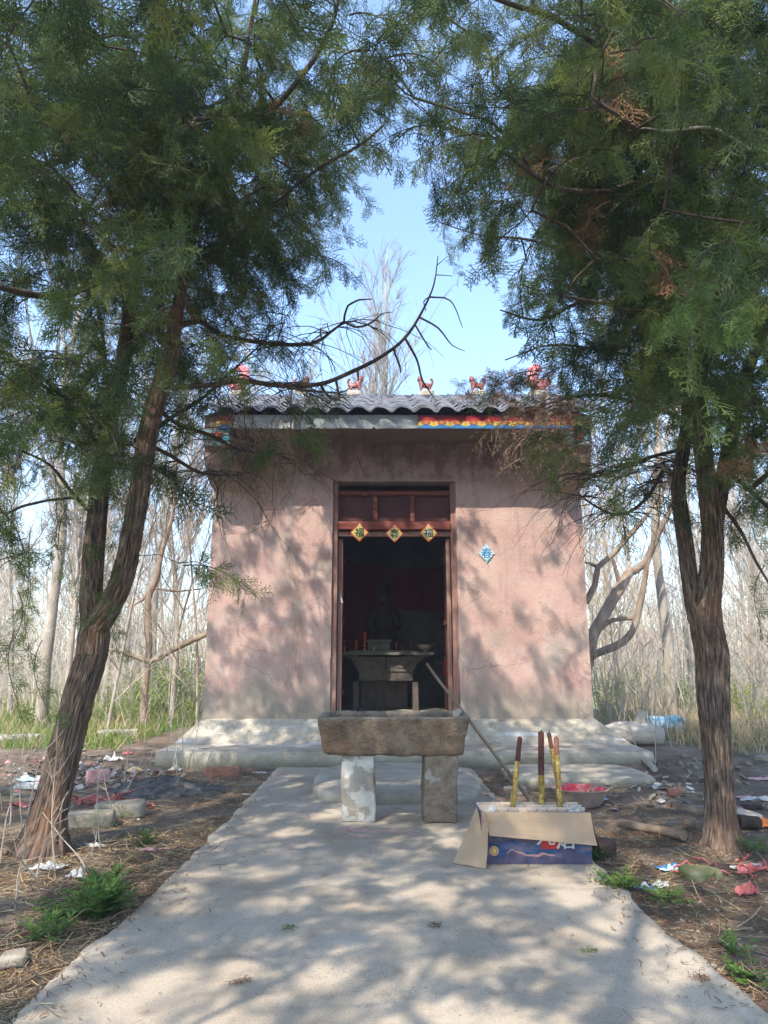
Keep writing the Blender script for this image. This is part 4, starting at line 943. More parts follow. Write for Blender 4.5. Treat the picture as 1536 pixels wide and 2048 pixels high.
# ================================================================== ROOF ORNAMENTS
def beast_mesh(name, m):
    vs = [(0,0,.10),(.03,0,.115),(.075,0,.13),(.10,0,.19),(.105,0,.235),(.145,0,.235),(.10,.022,.265),(.10,-.022,.265),
          (.085,.035,.06),(.09,.035,.0),(.085,-.035,.06),(.09,-.035,.0),(-.05,0,.10),(-.055,.035,.05),(-.05,.035,.0),(-.055,-.035,.05),(-.05,-.035,.0),(-.085,0,.13),(-.10,0,.18),(-.085,0,.225),(-.055,0,.215),(.115,.0,.20)]
    es = [(0,1),(1,2),(2,3),(3,4),(4,5),(4,6),(4,7),(2,8),(8,9),(2,10),(10,11),(0,12),(12,13),(13,14),(12,15),(15,16),(12,17),(17,18),(18,19),(19,20),(3,21)]
    rs = [.042,.045,.048,.045,.042,.026,.016,.016,.02,.02,.02,.02,.04,.021,.02,.021,.02,.022,.022,.026,.02,.03]
    me = skin(name, vs, es, rs, 2); me.materials.append(m); return me
bm_ = beast_mesh('beast', M['beast'])
dv = [(0,0,0),(.02,0,.08),(.09,0,.14),(.16,0,.13),(.20,0,.16),(-.05,0,.17),(-.09,0,.27),(-.03,0,.36),(.05,0,.36),(.07,0,.30),(.10,0,.21),(-.13,0,.22),(-.10,0,.38),(0,0,.42)]
de = [(0,1),(1,2),(2,3),(3,4),(1,5),(5,6),(6,7),(7,8),(8,9),(2,10),(5,11),(6,12),(7,13)]
dm = skin('dragon', dv, de, [.10,.10,.075,.05,.02,.085,.07,.06,.05,.02,.02,.018,.018,.018], 2); dm.materials.append(M['pinkbeast'])
def beast(px, py, flip, label, me=bm_, scl=1.0, nm='ridge_beast'):
    q = P(px, py, RY); z = RZ+.06
    t = thing(nm, label, 'figurine', (q.x, RY, z), 'glazed beasts along the roof ridge')
    stone((q.x, RY, z), (.24*scl, .2, .10), amp=.02, ns=9, r=.05).build('mortar_bed', M['mortar'], t, smooth=True)
    o = bpy.data.objects.new('figure', me); COL.objects.link(o); o.parent = t; o.location = (0, 0, .045); o.scale = (scl*flip, scl, scl)
    for p_ in me.polygons: p_.use_smooth = True
beast(600, 800, 1, 'red brown roof beast standing behind the small solar panel')
beast(708, 790, 1, 'red brown ridge beast facing east, between solar panel and bare sky gap')
beast(853, 785, -1, 'red brown ridge beast facing west under the hanging twig')
beast(957, 782, -1, 'red brown ridge beast half hidden by brown juniper twigs')
beast(478, 790, -1, 'large faded pink dragon head closing the west ridge end', dm, 1.15, 'ridge_dragon')
beast(1075, 790, 1, 'large faded pink dragon head closing the east ridge end', dm, 1.15, 'ridge_dragon')
q = P(592, 797, RY-.22); t = thing('solar_panel', 'small white framed solar lamp panel tilted on the roof ridge', 'solar panel', q)
Rm = (0, .38, 0); Rr = Euler((-.25, .38, 0))
def pl(c, d, m, n): MB().box(tuple(Rr.to_matrix() @ Vector(c)+q), d, rot=Rr).build(n, m, t)
pl((0, 0, 0), (.21, .012, .19), M['white'], 'frame')
for i in range(2):
    for k in range(5): pl((-.047+.094*i, -.009, -.07+.035*k), (.082, .006, .022), M['glass'], 'cell')
MB().box((q.x, RY-.09, q.z-.07), (.03, .2, .03)).build('mount', M['rust'], t)

# ================================================================== JUNIPERS
def ribbons(segs, mb, m=0):       # segs: list of (a, b, wa, wb, normal)
    S = len(segs)
    if not S: return
    A = np.array([s[0] for s in segs]); B = np.array([s[1] for s in segs]); wa = np.array([s[2] for s in segs])[:, None]; wb = np.array([s[3] for s in segs])[:, None]
    Nn = np.array([s[4] for s in segs]); d = B-A; side = np.cross(Nn, d); side /= np.linalg.norm(side, axis=1)[:, None]+1e-9
    v = np.stack([A-side*wa, A+side*wa, B+side*wb, B-side*wb], 1).reshape(-1, 3); f = np.arange(S*4).reshape(S, 4)
    mb.add(v, f, m)
def spray_segs(o, ax, nr, L, g, dens=1.0, wid=.0024):
    """flat scale-leaf frond: origin, axis, plane normal, length"""
    ax = ax/np.linalg.norm(ax); nr = nr-ax*nr.dot(ax); nr /= np.linalg.norm(nr)+1e-9; sd_ = np.cross(nr, ax); segs = []
    n = 4; p = o.copy(); d = ax.copy(); pts = [p.copy()]
    for i in range(n):
        d = d+sd_*g.normal(0, .12)+np.array((0, 0, -.06)); d /= np.linalg.norm(d); q = p+d*L/n; segs.append((p, q, wid*1.1, wid*.8, nr)); p = q; pts.append(p.copy())
    pts = np.array(pts); k = int(9*dens)+1; s_ = 1
    for i in range(k):
        t = .12+.86*i/k; j = min(n-1, int(t*n)); b = pts[j]+(pts[j+1]-pts[j])*(t*n-j); a = R(g.uniform(32, 52)); ll = L*(.52*(1-t)**.8+.10)*g.uniform(.75, 1.2); s_ = -s_
        dd = d*0+ax*math.cos(a)+sd_*s_*math.sin(a)+nr*g.normal(0, .15); dd /= np.linalg.norm(dd); e = b+dd*ll; segs.append((b, e, wid*.9, wid*.6, nr+g.normal(0, .2, 3)))
        m_ = max(1, int(ll/L*9)); u = 1
        for q in range(m_):
            tt = (q+.7)/(m_+.5); c_ = b+dd*ll*tt; u = -u; a2 = R(g.uniform(30, 55)); side2 = np.cross(nr, dd)
            d2 = dd*math.cos(a2)+side2*u*math.sin(a2)+nr*g.normal(0, .2); l2 = ll*.42*(1-tt*.6)*g.uniform(.7, 1.2)+.006; segs.append((c_, c_+d2*l2, wid*.85, wid*.5, nr+g.normal(0, .3, 3)))
    return segs
def clump(seed, L=.55, ns=17, dens=1.0, dead=False, droop=.9, wid=.0026):
    g = np.random.default_rng(seed); mb = MB(); p = np.zeros(3); d = np.array((1, 0, .25)); pts = [p.copy()]; n = 9
    for i in range(n):
        d = d+np.array((0, g.normal(0, .12), -droop/n*1.3)); d /= np.linalg.norm(d); p = p+d*L/n; pts.append(p.copy())
    mb.tube(pts, np.linspace(.0055, .0018, n+1), 3, m=1, cap=False); pts = np.array(pts); segs = []
    for i in range(ns):
        t = .12+.88*i/(ns-1); j = min(n-1, int(t*n)); b = pts[j]+(pts[j+1]-pts[j])*(t*n-j); ax = pts[j+1]-pts[j]; ax /= np.linalg.norm(ax)
        r3 = g.normal(0, 1, 3); sdv = np.cross(ax, r3); sdv /= np.linalg.norm(sdv); dirv = ax*g.uniform(.3, 1.0)+sdv*.8+np.array((0, 0, -g.uniform(.1, .7))); dirv /= np.linalg.norm(dirv)
        if dead:
            q = b; dd = dirv
            for k in range(5):
                dd = dd+g.normal(0, .25, 3)+np.array((0, 0, -.12)); dd /= np.linalg.norm(dd); q2 = q+dd*g.uniform(.03, .07); segs.append((q, q2, .0028, .0020, g.normal(0, 1, 3)))
                if g.random() < .7: segs.append((q2, q2+(dd+g.normal(0, .6, 3))*g.uniform(.03, .08), .0020, .0012, g.normal(0, 1, 3)))
                q = q2
        else:
            nn = g.normal(0, 1, 3)+np.array((0, 0, .8)); segs += spray_segs(b, dirv, nn, g.uniform(.11, .21), g, dens, wid)
    ribbons(segs, mb, 0)
    return mb
cl = []
for i in range(5): cl.append(clump(100+i, ns=15+i).build('foliage_clump', [M['leaf'], M['twig']], link=False))
cl.append(clump(200, L=.6, ns=15, dead=True).build('foliage_clump', [M['deadtwig'], M['deadtwig']], link=False))
cl.append(clump(210, L=.45, ns=18, wid=.0032).build('foliage_clump', [M['leafnear'], M['twig']], link=False))
cl.append(clump(220, L=.3, ns=8).build('foliage_clump', [M['leafdead'], M['deadtwig']], link=False))
cl.append(clump(230, L=.95, ns=20, droop=1.9, dens=.8).build('foliage_clump', [M['leaf'], M['twig']], link=False))

gn = bpy.data.node_groups.new('scatter_foliage', 'GeometryNodeTree')
gn.interface.new_socket('Geometry', in_out='INPUT', socket_type='NodeSocketGeometry'); gn.interface.new_socket('Geometry', in_out='OUTPUT', socket_type='NodeSocketGeometry')
gi = gn.nodes.new('NodeGroupInput'); go = gn.nodes.new('NodeGroupOutput'); jn = gn.nodes.new('GeometryNodeJoinGeometry')
def named(t, n):
    a = gn.nodes.new('GeometryNodeInputNamedAttribute'); a.data_type = t; a.inputs[0].default_value = n; return a.outputs[0]
rot_, scl_, var_ = named('FLOAT_VECTOR', 'rot'), named('FLOAT', 'scl'), named('INT', 'var')
e2r = gn.nodes.new('FunctionNodeEulerToRotation'); gn.links.new(rot_, e2r.inputs[0])
for k, c_ in enumerate(cl):
    oi = gn.nodes.new('GeometryNodeObjectInfo'); oi.inputs['Object'].default_value = c_; oi.inputs['As Instance'].default_value = False
    cmp_ = gn.nodes.new('FunctionNodeCompare'); cmp_.data_type = 'INT'; cmp_.operation = 'EQUAL'
    gn.links.new(var_, cmp_.inputs[2]); cmp_.inputs[3].default_value = k
    ip = gn.nodes.new('GeometryNodeInstanceOnPoints'); gn.links.new(gi.outputs[0], ip.inputs['Points']); gn.links.new(cmp_.outputs[0], ip.inputs['Selection'])
    gn.links.new(oi.outputs['Geometry'], ip.inputs['Instance']); gn.links.new(e2r.outputs[0], ip.inputs['Rotation']); gn.links.new(scl_, ip.inputs['Scale']); gn.links.new(ip.outputs[0], jn.inputs[0])
gn.links.new(jn.outputs[0], go.inputs[0])
def scatter(name, pts, rots, scls, vars_, parent):
    pts = np.array(pts)-np.array(wloc(parent)); me = bpy.data.meshes.new(name); me.vertices.add(len(pts)); me.vertices.foreach_set('co', pts.ravel())
    for n, t, d, k in (('rot', 'FLOAT_VECTOR', rots, 'vector'), ('scl', 'FLOAT', scls, 'value'), ('var', 'INT', vars_, 'value')):
        a = me.attributes.new(n, t, 'POINT'); a.data.foreach_set(k, np.array(d).ravel())
    me.update(); o = bpy.data.objects.new(name, me); COL.objects.link(o); o.parent = parent
    md = o.modifiers.new('scatter', 'NODES'); md.node_group = gn
    return tag(o, kind='stuff')

GRID = ["9999998533699999", "9998998522599999", "9888999533799999", "8878999615898889", "9967997102499989", "9978996002478899", "9988621002467899", "9987310000456999", "8774210000026997", "6543200000002437", "5423000000000215", "4312000000000003", "3111000000000002", "2000000000000001", "0000000000000000"]
def dens_at(px, py):
    if py < 0 or px < 0 or px >= 1536: return .6 if py < 1000 else .2
    j = int(py/100)
    if j >= len(GRID): return 0
    # bilinear-ish jitter so cell borders do not show
    return int(GRID[j][min(15, int(px/96))])/9
GAP = [(640, 790), (935, 790), (925, 640), (905, 450), (855, 335), (800, 320), (760, 440), (725, 520), (690, 600), (655, 700)]
def in_gap(px, py):
    c_ = False
    for i in range(len(GAP)):
        (x1, y1), (x2, y2) = GAP[i], GAP[i-1]
        if (y1 > py) != (y2 > py) and px < (x2-x1)*(py-y1)/(y2-y1)+x1: c_ = not c_
    return c_
class Skel:
    def __init__(s): s.p = []; s.par = []; s.fixed = []
    def add(s, p, par, fixed=False): s.p.append(np.array(p, float)); s.par.append(par); s.fixed.append(fixed); return len(s.p)-1
def sample_clumps(center, rad, n, g, rule=True, mind=1.4):
    out = []; tries = 0
    while len(out) < n and tries < n*60:
        tries += 1; u = g.normal(0, 1, 3); u /= np.linalg.norm(u); r_ = g.random()**.45; p = np.array(center)+u*r_*np.array(rad)
        if np.linalg.norm(p-np.array((0, 0, EYE))) < mind or p[2] < 1.2: continue
        if p[1] > 8.3 and p[2] < 5.2 and XL-.3 < p[0] < XR+.3: continue
        if rule:
            d_ = 1
            for off, ad in (((0, 0, -.12), 0), ((-.45, 0, -.15), .06), ((.45, 0, -.15), .06), ((0, 0, -.5), .22), ((0, 0, .2), .3)):
                q = proj(p+np.array(off)); d_ = min(d_, (dens_at(*q) if q else .6)+ad)
            if g.random() > d_*d_*.9+.1*(d_ > 0): continue
            gp_ = [proj(p+np.array(o_)*.42) for o_ in ((0, 0, 0), (1, 0, 0), (-1, 0, 0), (0, 0, -1.1), (.7, 0, -.8), (-.7, 0, -.8), (0, 0, .5))]
            if sum(1 for q_ in gp_ if q_ and in_gap(*q_)) >= 1: continue
        out.append(p)
    return out
def grow(root_pts, clumps, parent, g, name='twigs'):
    S = Skel(); 
    for line in root_pts:
        for p in line[::3]: S.add(p[:3], -1, True)
    base = len(S.p); cap = base+len(clumps)*8; PA = np.zeros((cap, 3)); PA[:base] = np.array(S.p); n = base; fr = []
    order = sorted(range(len(clumps)), key=lambda i: np.min(np.linalg.norm(PA[:base]-clumps[i], axis=1)))
    paths = []; ends = {}
    for i in order:
        c_ = clumps[i]; d = PA[:n]-c_; dist = np.linalg.norm(d, axis=1)+np.maximum(0, d[:, 2])*.25; j = int(dist.argmin()); a = PA[j]; L = np.linalg.norm(a-c_)
        k = max(2, min(7, int(L/.25)+1)); mid = (a+c_)/2+g.normal(0, .08*L+.01, 3)+np.array((0, 0, .12*L)); path = [(j, a)]
        for q in range(1, k+1):
            t = q/k; p = a*(1-t)**2+2*mid*t*(1-t)+c_*t*t; PA[n] = p; path.append((n, p)); n += 1
        paths.append(path); ends[i] = c_-path[-2][1]
    load = np.zeros(n)
    for path in reversed(paths):
        load[path[-1][0]] += 1
        for q in range(len(path)-2, -1, -1): load[path[q][0]] += load[path[q+1][0]]
    mb = MB()
    for path in paths:
        rr = [min(.045, .0028*math.sqrt(max(1, load[p[0]] if q else load[path[1][0]]))) for q, p in enumerate(path)]
        mb.tube([p[1] for p in path], rr, 5, cap=False)
    tag(mb.build(name, M['twig'], parent, smooth=True), kind='stuff')
    return ends
def place(parent, clumps, ends, g, axis_c, extra=(), var_p=(.2, .2, .2, .2, .17)):
    pts, rots, sc, vr = [], [], [], []
    for i, c_ in enumerate(clumps):
        e = ends[i]; a = math.atan2(e[1], e[0])+g.normal(0, .5); out = c_-np.array(axis_c); a2 = math.atan2(out[1], out[0])
        for rep in range(2):
            aa = a if rep == 0 else a+g.choice([-1, 1])*g.uniform(.6, 1.6)
            pts.append(c_+(0 if rep == 0 else g.normal(0, .05, 3))); rots.append((g.normal(0, .4), g.normal(.15, .3), aa)); sc.append(g.uniform(.7, 1.15)); 
            x = g.random(); vr.append(int(g.integers(0, 5)) if x < .93 else (8 if x < .975 else 7))
    for p, rt, s_, v in extra: pts.append(p); rots.append(rt); sc.append(s_); vr.append(v)
    return scatter('foliage', pts, rots, sc, vr, parent)

def limb(parent, rows, name='branch', m=None, step=.07, sides=9, bark=.06):
    s_ = pxline(rows, step); s_[:, 3] *= .7; mb = MB(); mb.tube(s_[:, :3], s_[:, 3], sides, bark=bark, seed=rows[0][0]*.01); mb.build(name, m or M['twig'], parent, smooth=True); return s_
# ---- leaning juniper west of the path
g1 = np.random.default_rng(21)
TL_ = thing('juniper_tree', 'leaning double-trunked juniper on the dry verge, its crown hanging over the shrine roof', 'tree', G(85, 1690))
A0 = [(75, 1725, 4.98, 58), (88, 1680, 5.0, 50), (105, 1600, 5.03, 44), (135, 1480, 5.05, 40), (160, 1385, 5.07, 39), (183, 1310, 5.08, 38), (190, 1262, 5.09, 36)]
A1 = A0[-2:]+[(182, 1200, 5.11, 29), (186, 1120, 5.13, 26), (196, 1020, 5.16, 24), (206, 930, 5.2, 22), (222, 830, 5.25, 21), (243, 740, 5.3, 19), (262, 600, 5.35, 16), (275, 520, 5.38, 15), (283, 430, 5.4, 13), (292, 300, 5.42, 11), (300, 150, 5.45, 9), (305, 0, 5.5, 7), (310, -250, 5.5, 3)]
A2 = A0[-2:]+[(225, 1205, 5.06, 31), (250, 1140, 5.02, 29), (266, 1060, 4.98, 27), (283, 960, 4.95, 25), (296, 870, 4.9, 24), (312, 800, 4.88, 25), (338, 725, 4.85, 21), (352, 640, 4.8, 17), (366, 560, 4.75, 14), (398, 420, 4.7, 12), (445, 300, 4.7, 9), (485, 150, 4.7, 7), (520, -60, 4.7, 3)]
def trunk(parent, lines, names):
    out = []
    for i, (rows, nm) in enumerate(zip(lines, names)):
        s_ = pxline(rows, .02); s_[:, 3] *= .76; s_[:, 3] *= 1+.45*np.exp(-np.maximum(0, s_[:, 2])/.10)*(i == 0); out.append(s_[::2]); MB().tube(s_[:, :3], s_[:, 3], 88, bark=.13, seed=i*4.7+rows[0][0]*.1).build(nm, M['bark'], parent, smooth=True)
    return out
ln = trunk(TL_, [A0, A1, A2], ['trunk', 'stem', 'stem'])
L_l = [limb(TL_, r_) for r_ in (
    [(322, 775, 4.88, 9), (400, 772, 4.9, 8), (480, 762, 5.0, 7.5), (560, 771, 5.1, 7), (640, 768, 5.2, 6.5), (700, 745, 5.3, 6), (760, 715, 5.35, 5.5), (810, 676, 5.4, 4.5), (846, 620, 5.45, 3.5), (868, 568, 5.5, 2.3), (876, 512, 5.5, 1.2)],
    [(350, 655, 4.8, 9), (400, 643, 5.0, 7), (440, 668, 5.1, 6.5), (520, 685, 5.2, 6), (620, 688, 5.3, 5), (660, 665, 5.3, 4), (688, 643, 5.35, 3)],
    [(262, 525, 5.38, 8), (200, 560, 5.0, 8), (130, 592, 4.6, 9), (60, 588, 4.3, 10), (-60, 560, 4.0, 7)],
    [(270, 420, 5.38, 7), (215, 240, 5.0, 6), (150, 305, 4.7, 6), (80, 332, 4.5, 5), (-30, 332, 4.3, 4)],
    [(290, 330, 5.4, 9), (330, 290, 5.2, 8), (380, 275, 5.0, 8), (460, 260, 4.9, 6), (520, 230, 4.8, 4)],
    [(256, 260, 5.4, 6), (262, 196, 5.2, 6), (330, 200, 5.0, 5), (400, 217, 4.9, 5), (450, 200, 4.8, 3)],
    [(400, 410, 4.7, 9), (480, 300, 4.4, 8), (582, 178, 4.2, 8), (620, 130, 4.1, 8), (655, 70, 4.1, 7), (676, 0, 4.0, 6), (690, -150, 4.0, 4)],
    [(366, 560, 4.75, 8), (470, 470, 4.6, 6), (575, 385, 4.5, 5), (640, 335, 4.5, 5), (720, 290, 4.5, 4), (768, 250, 4.5, 3)],
    [(270, 880, 4.95, 8), (330, 905, 5.2, 6), (400, 945, 5.5, 5), (460, 950, 5.8, 3), (500, 945, 6.0, 2)],
    [(296, 870, 4.9, 7), (350, 830, 5.3, 6), (400, 800, 5.6, 5), (450, 755, 5.9, 4), (520, 690, 6.1, 2)],
    [(300, 800, 4.9, 7), (350, 845, 5.2, 6), (420, 870, 5.5, 5), (480, 900, 5.8, 4), (560, 910, 6.1, 2.5), (610, 950, 6.3, 1.5)],
    [(195, 1040, 5.16, 6), (140, 980, 4.9, 5), (100, 930, 4.7, 4), (40, 900, 4.5, 3)],
    [(205, 900, 5.2, 8), (130, 800, 4.9, 7), (60, 740, 4.6, 6), (-40, 700, 4.2, 5)],
    [(222, 830, 5.25, 6), (200, 640, 5.2, 5), (160, 470, 5.0, 4), (150, 400, 4.9, 3)])]
tw = MB()
for rows in ([(868, 592, 5.48, 2), (905, 600, 5.5, 1.5), (925, 655, 5.5, .8)], [(845, 632, 5.45, 2.2), (880, 655, 5.45, 2), (905, 690, 5.45, 1.3), (930, 702, 5.4, .7)], [(832, 650, 5.42, 2), (855, 690, 5.4, 1.6), (864, 700, 5.4, .8)],
             [(812, 676, 5.4, 3), (835, 720, 5.4, 2.3), (845, 760, 5.4, 2), (868, 795, 5.4, 1)], [(792, 692, 5.38, 2.4), (800, 730, 5.38, 1.8), (802, 745, 5.38, 1)], [(560, 771, 5.1, 3), (605, 780, 5.1, 2.5), (680, 785, 5.15, 2), (700, 775, 5.2, 1)],
             [(640, 768, 5.2, 3), (655, 790, 5.2, 2.5), (678, 800, 5.2, 2.2), (680, 782, 5.2, 1)], [(675, 757, 5.25, 3), (679, 800, 5.25, 2)], [(716, 738, 5.3, 2.5), (716, 762, 5.3, 1.5)], [(878, 548, 5.5, 1.2), (905, 552, 5.5, .7)], [(860, 585, 5.46, 1.5), (848, 600, 5.46, 1.2), (852, 622, 5.46, .8)],
             [(876, 530, 5.5, 1), (892, 515, 5.5, .6)], [(600, 540, 5.2, 2.5), (660, 570, 5.2, 2.2), (710, 592, 5.2, 2), (745, 598, 5.2, 1)], [(640, 600, 5.3, 3), (690, 632, 5.3, 2.5), (735, 634, 5.3, 2), (758, 625, 5.3, 1.2), (785, 624, 5.3, .6)]):
    s_ = pxline(rows, .05); al = np.vstack([l_[:, :3] for l_ in L_l]); j_ = int(np.linalg.norm(al-s_[0, :3], axis=1).argmin())
    s_[:, :3] += (al[j_]-s_[0, :3])*np.linspace(1, 0, len(s_))[:, None]**1.5
    tw.tube(s_[:, :3], s_[:, 3], 5, cap=False)
g0 = np.random.default_rng(3)    # fine arching bare twigs hanging from the lower limbs
def arching(mb, lines, n, g, lo, hi, down=1.0, tmin=.3):
    for _ in range(n):
        s_ = lines[int(g.integers(len(lines)))]; i = int(len(s_)*g.uniform(tmin, .98)); p = s_[min(i, len(s_)-1), :3].copy(); a = g.uniform(0, 6.28); L = g.uniform(lo, hi)
        d = np.array((math.cos(a), math.sin(a), .3)); pts = [p.copy()]
        for k in range(9):
            d = d+np.array((g.normal(0, .16), g.normal(0, .16), -.22*down+g.normal(0, .1))); d /= np.linalg.norm(d); p = p+d*L/9; pts.append(p.copy())
            if g.random() < .4:
                e = d+g.normal(0, .5, 3); q = p.copy(); pp = [q.copy()]
                for _k in range(3): q = q+e/np.linalg.norm(e)*L*.08; e = e+np.array((0, 0, -.2)); pp.append(q.copy())
                mb.tube(pp, np.linspace(.002, .001, 4), 3, cap=False)
        if pts[-1][1] > WY-.1: continue
        mb.tube(pts, np.linspace(.0045, .0013, 10), 4, cap=False)
arching(tw, [L_l[1], L_l[8], L_l[9], L_l[10], L_l[0][:int(len(L_l[0])*.4)]], 170, g0, .35, 1.1)
tag(tw.build('bare_twigs', M['twig'], TL_), kind='stuff')
c1 = sample_clumps((-2.2, 4.9, 4.9), (3.1, 2.8, 3.4), 430, g1)+sample_clumps((-1.0, 4.8, 4.6), (2.2, 1.5, 2.0), 130, g1)+sample_clumps((-3.3, 5.0, 2.6), (1.2, 1.4, 1.5), 60, g1)
e1 = grow(ln[1:]+L_l, c1, TL_, g1)
ex = []
for k in range(46):
    p = P(g1.uniform(400, 600), g1.uniform(820, 950), g1.uniform(5.6, 7.0)); ex.append((tuple(p), (g1.normal(0, .5), g1.normal(.5, .4), g1.uniform(0, 6.28)), g1.uniform(.5, 1.0), 5))
for px, py, D in ((35, 1240, 3.9), (30, 1320, 3.9), (85, 1340, 4.2), (60, 1120, 4.0), (20, 1060, 4.0), (40, 980, 4.1), (240, 1240, 4.9), (225, 1170, 4.9), (110, 1010, 4.3), (130, 1080, 4.5), (255, 1030, 4.8), (60, 1180, 3.95)):
    p = P(px, py-60, D); ex.append((tuple(p), (g1.normal(0, .2), 1.1, g1.uniform(0, 6.28)), .62, 8))
for px, py, D in ((95, 250, 2.6), (330, 90, 2.8), (60, 830, 3.0), (140, 560, 3.2), (560, 880, 5.6), (590, 860, 5.6)):
    p = P(px, py, D); ex.append((tuple(p), (g1.normal(0, .3), .5, g1.uniform(0, 6.28)), .7, 6))
place(TL_, c1, e1, g1, (-2.2, 4.8, 4.5), ex)
# ---- big juniper east of the path
g2 = np.random.default_rng(22)
TR_ = thing('juniper_tree', 'upright juniper with straight three-stemmed trunk standing on bare earth east of the path', 'tree', G(1443, 1680))
B0 = [(1447, 1712, 4.98, 46), (1444, 1670, 5.0, 39), (1440, 1600, 5.02, 35), (1434, 1500, 5.04, 34), (1430, 1440, 5.05, 36), (1426, 1370, 5.06, 40), (1424, 1310, 5.07, 41), (1412, 1250, 5.08, 40), (1406, 1215, 5.08, 38)]
B1 = B0[-2:-1]+[(1396, 1235, 5.1, 26), (1380, 1160, 5.13, 21), (1370, 1080, 5.16, 20), (1360, 1010, 5.2, 19), (1357, 960, 5.22, 18), (1368, 890, 5.25, 16), (1374, 820, 5.3, 14), (1360, 720, 5.35, 12), (1345, 600, 5.4, 10), (1330, 450, 5.4, 8), (1320, 250, 5.4, 5)]
B2 = B0[-2:-1]+[(1416, 1200, 5.06, 33), (1424, 1130, 5.04, 29), (1425, 1060, 5.02, 26), (1416, 980, 5.0, 24), (1406, 900, 5.0, 22), (1398, 820, 4.98, 20), (1400, 700, 4.95, 17), (1392, 560, 4.9, 14), (1386, 420, 4.9, 12), (1380, 250, 4.9, 9), (1370, 60, 4.9, 6), (1360, -200, 4.9, 3)]
B3 = [(1424, 1100, 5.06, 18), (1436, 1020, 5.1, 19), (1450, 940, 5.15, 18), (1466, 860, 5.2, 17), (1484, 780, 5.2, 15), (1515, 690, 5.2, 13), (1560, 590, 5.2, 11), (1620, 440, 5.2, 8)]
lr = trunk(TR_, [B0, B1, B2, B3], ['trunk', 'stem', 'stem', 'stem'])
L_r = [limb(TR_, r_, m=mm) for r_, mm in (
    ([(1366, 1000, 5.2, 10), (1350, 975, 5.3, 12), (1330, 935, 5.5, 9), (1310, 930, 5.6, 5)], M['pale_bark']),
    ([(1360, 900, 5.2, 6), (1300, 915, 5.6, 5), (1240, 940, 6.0, 4), (1185, 955, 6.3, 3), (1150, 960, 6.5, 2)], M['twig']),
    ([(1330, 935, 5.5, 6), (1290, 1000, 5.8, 5), (1240, 1030, 6.0, 4), (1190, 1012, 6.2, 3), (1155, 985, 6.4, 2)], M['twig']),
    ([(1374, 840, 5.3, 7), (1290, 810, 5.8, 6), (1200, 790, 6.2, 5), (1120, 800, 6.6, 4), (1040, 830, 6.9, 2.5)], M['twig']),
    ([(1345, 600, 5.4, 8), (1250, 610, 5.2, 6), (1160, 605, 5.2, 5), (1080, 640, 5.3, 4), (1000, 620, 5.3, 2)], M['twig']),
    ([(1345, 560, 5.4, 6), (1260, 500, 5.0, 6), (1180, 520, 5.2, 5), (1060, 480, 5.6, 4), (960, 470, 5.8, 2.5), (880, 445, 5.9, 1.5)], M['twig']),
    ([(1392, 560, 4.9, 9), (1300, 380, 4.3, 8), (1200, 385, 4.0, 7), (1100, 370, 3.8, 6), (1000, 300, 3.6, 4), (900, 250, 3.6, 3)], M['twig']),
    ([(1500, 300, 3.9, 5), (1440, 262, 3.5, 4.5), (1400, 254, 3.4, 4), (1340, 262, 3.35, 3.5), (1290, 256, 3.3, 2), (1255, 262, 3.3, .8)], M['pale_bark']),
    ([(1386, 420, 4.9, 8), (1300, 200, 4.2, 8), (1150, 60, 3.6, 8), (1000, 0, 3.2, 7), (850, -60, 3.2, 5)], M['twig']),
    ([(1484, 780, 5.2, 9), (1560, 700, 4.5, 8), (1640, 600, 4.0, 6)], M['twig']),
    ([(1436, 1000, 5.1, 6), (1480, 1060, 5.0, 5), (1510, 1120, 4.9, 4), (1540, 1170, 4.8, 3)], M['twig']),
    ([(1450, 940, 5.15, 7), (1500, 980, 5.0, 6), (1560, 1040, 4.8, 4)], M['twig']),
    ([(1350, 760, 5.35, 5), (1290, 720, 5.9, 4.5), (1200, 700, 6.4, 4), (1100, 690, 6.8, 3), (1010, 720, 7.0, 2)], M['twig']))]
tw = MB(); arching(tw, [L_r[1], L_r[2], L_r[3], L_r[0]], 150, g0, .35, 1.0, .7); tag(tw.build('bare_twigs', M['twig'], TR_), kind='stuff')
c2 = sample_clumps((2.3, 4.8, 5.0), (3.2, 3.0, 3.6), 480, g2)+sample_clumps((1.5, 4.6, 4.4), (2.2, 1.7, 2.2), 190, g2)+sample_clumps((3.2, 4.8, 2.8), (1.2, 1.3, 1.4), 80, g2)
e2 = grow(lr[1:]+L_r, c2, TR_, g2)
ex = []
for k in range(85):
    p = P(g2.uniform(1030, 1200), g2.uniform(770, 930), g2.uniform(6.2, 7.6)); ex.append((tuple(p), (g2.normal(0, .6), g2.normal(.4, .5), g2.uniform(0, 6.28)), g2.uniform(.5, 1.0), 5))
for k in range(34):
    p = P(g2.uniform(950, 1130), g2.uniform(730, 810), g2.uniform(6.0, 7.2)); ex.append((tuple(p), (g2.normal(0, .6), g2.normal(.2, .5), g2.uniform(0, 6.28)), g2.uniform(.5, .9), 7))
for px, py, D in ((1440, 560, 2.3), (1500, 610, 2.3), (1400, 600, 2.5), (1475, 640, 2.4), (930, 60, 2.4), (960, 120, 2.5), (1330, 30, 2.2), (1420, 20, 2.1), (1060, 240, 2.9)):
    p = P(px, py, D); ex.append((tuple(p), (g2.normal(0, .3), .35, g2.uniform(2.2, 4.0)), .55, 6 if px > 1380 else 2))
for px, py, D in ((880, 270, 3.6), (905, 250, 3.6), (860, 220, 3.6), (900, 440, 5.6), (945, 330, 3.8), (1520, 1000, 4.3), (1500, 900, 4.3), (1530, 1130, 4.3)):
    p = P(px, py, D); ex.append((tuple(p), (g2.normal(0, .2), .9, g2.uniform(2.4, 3.9)), .6, 8))
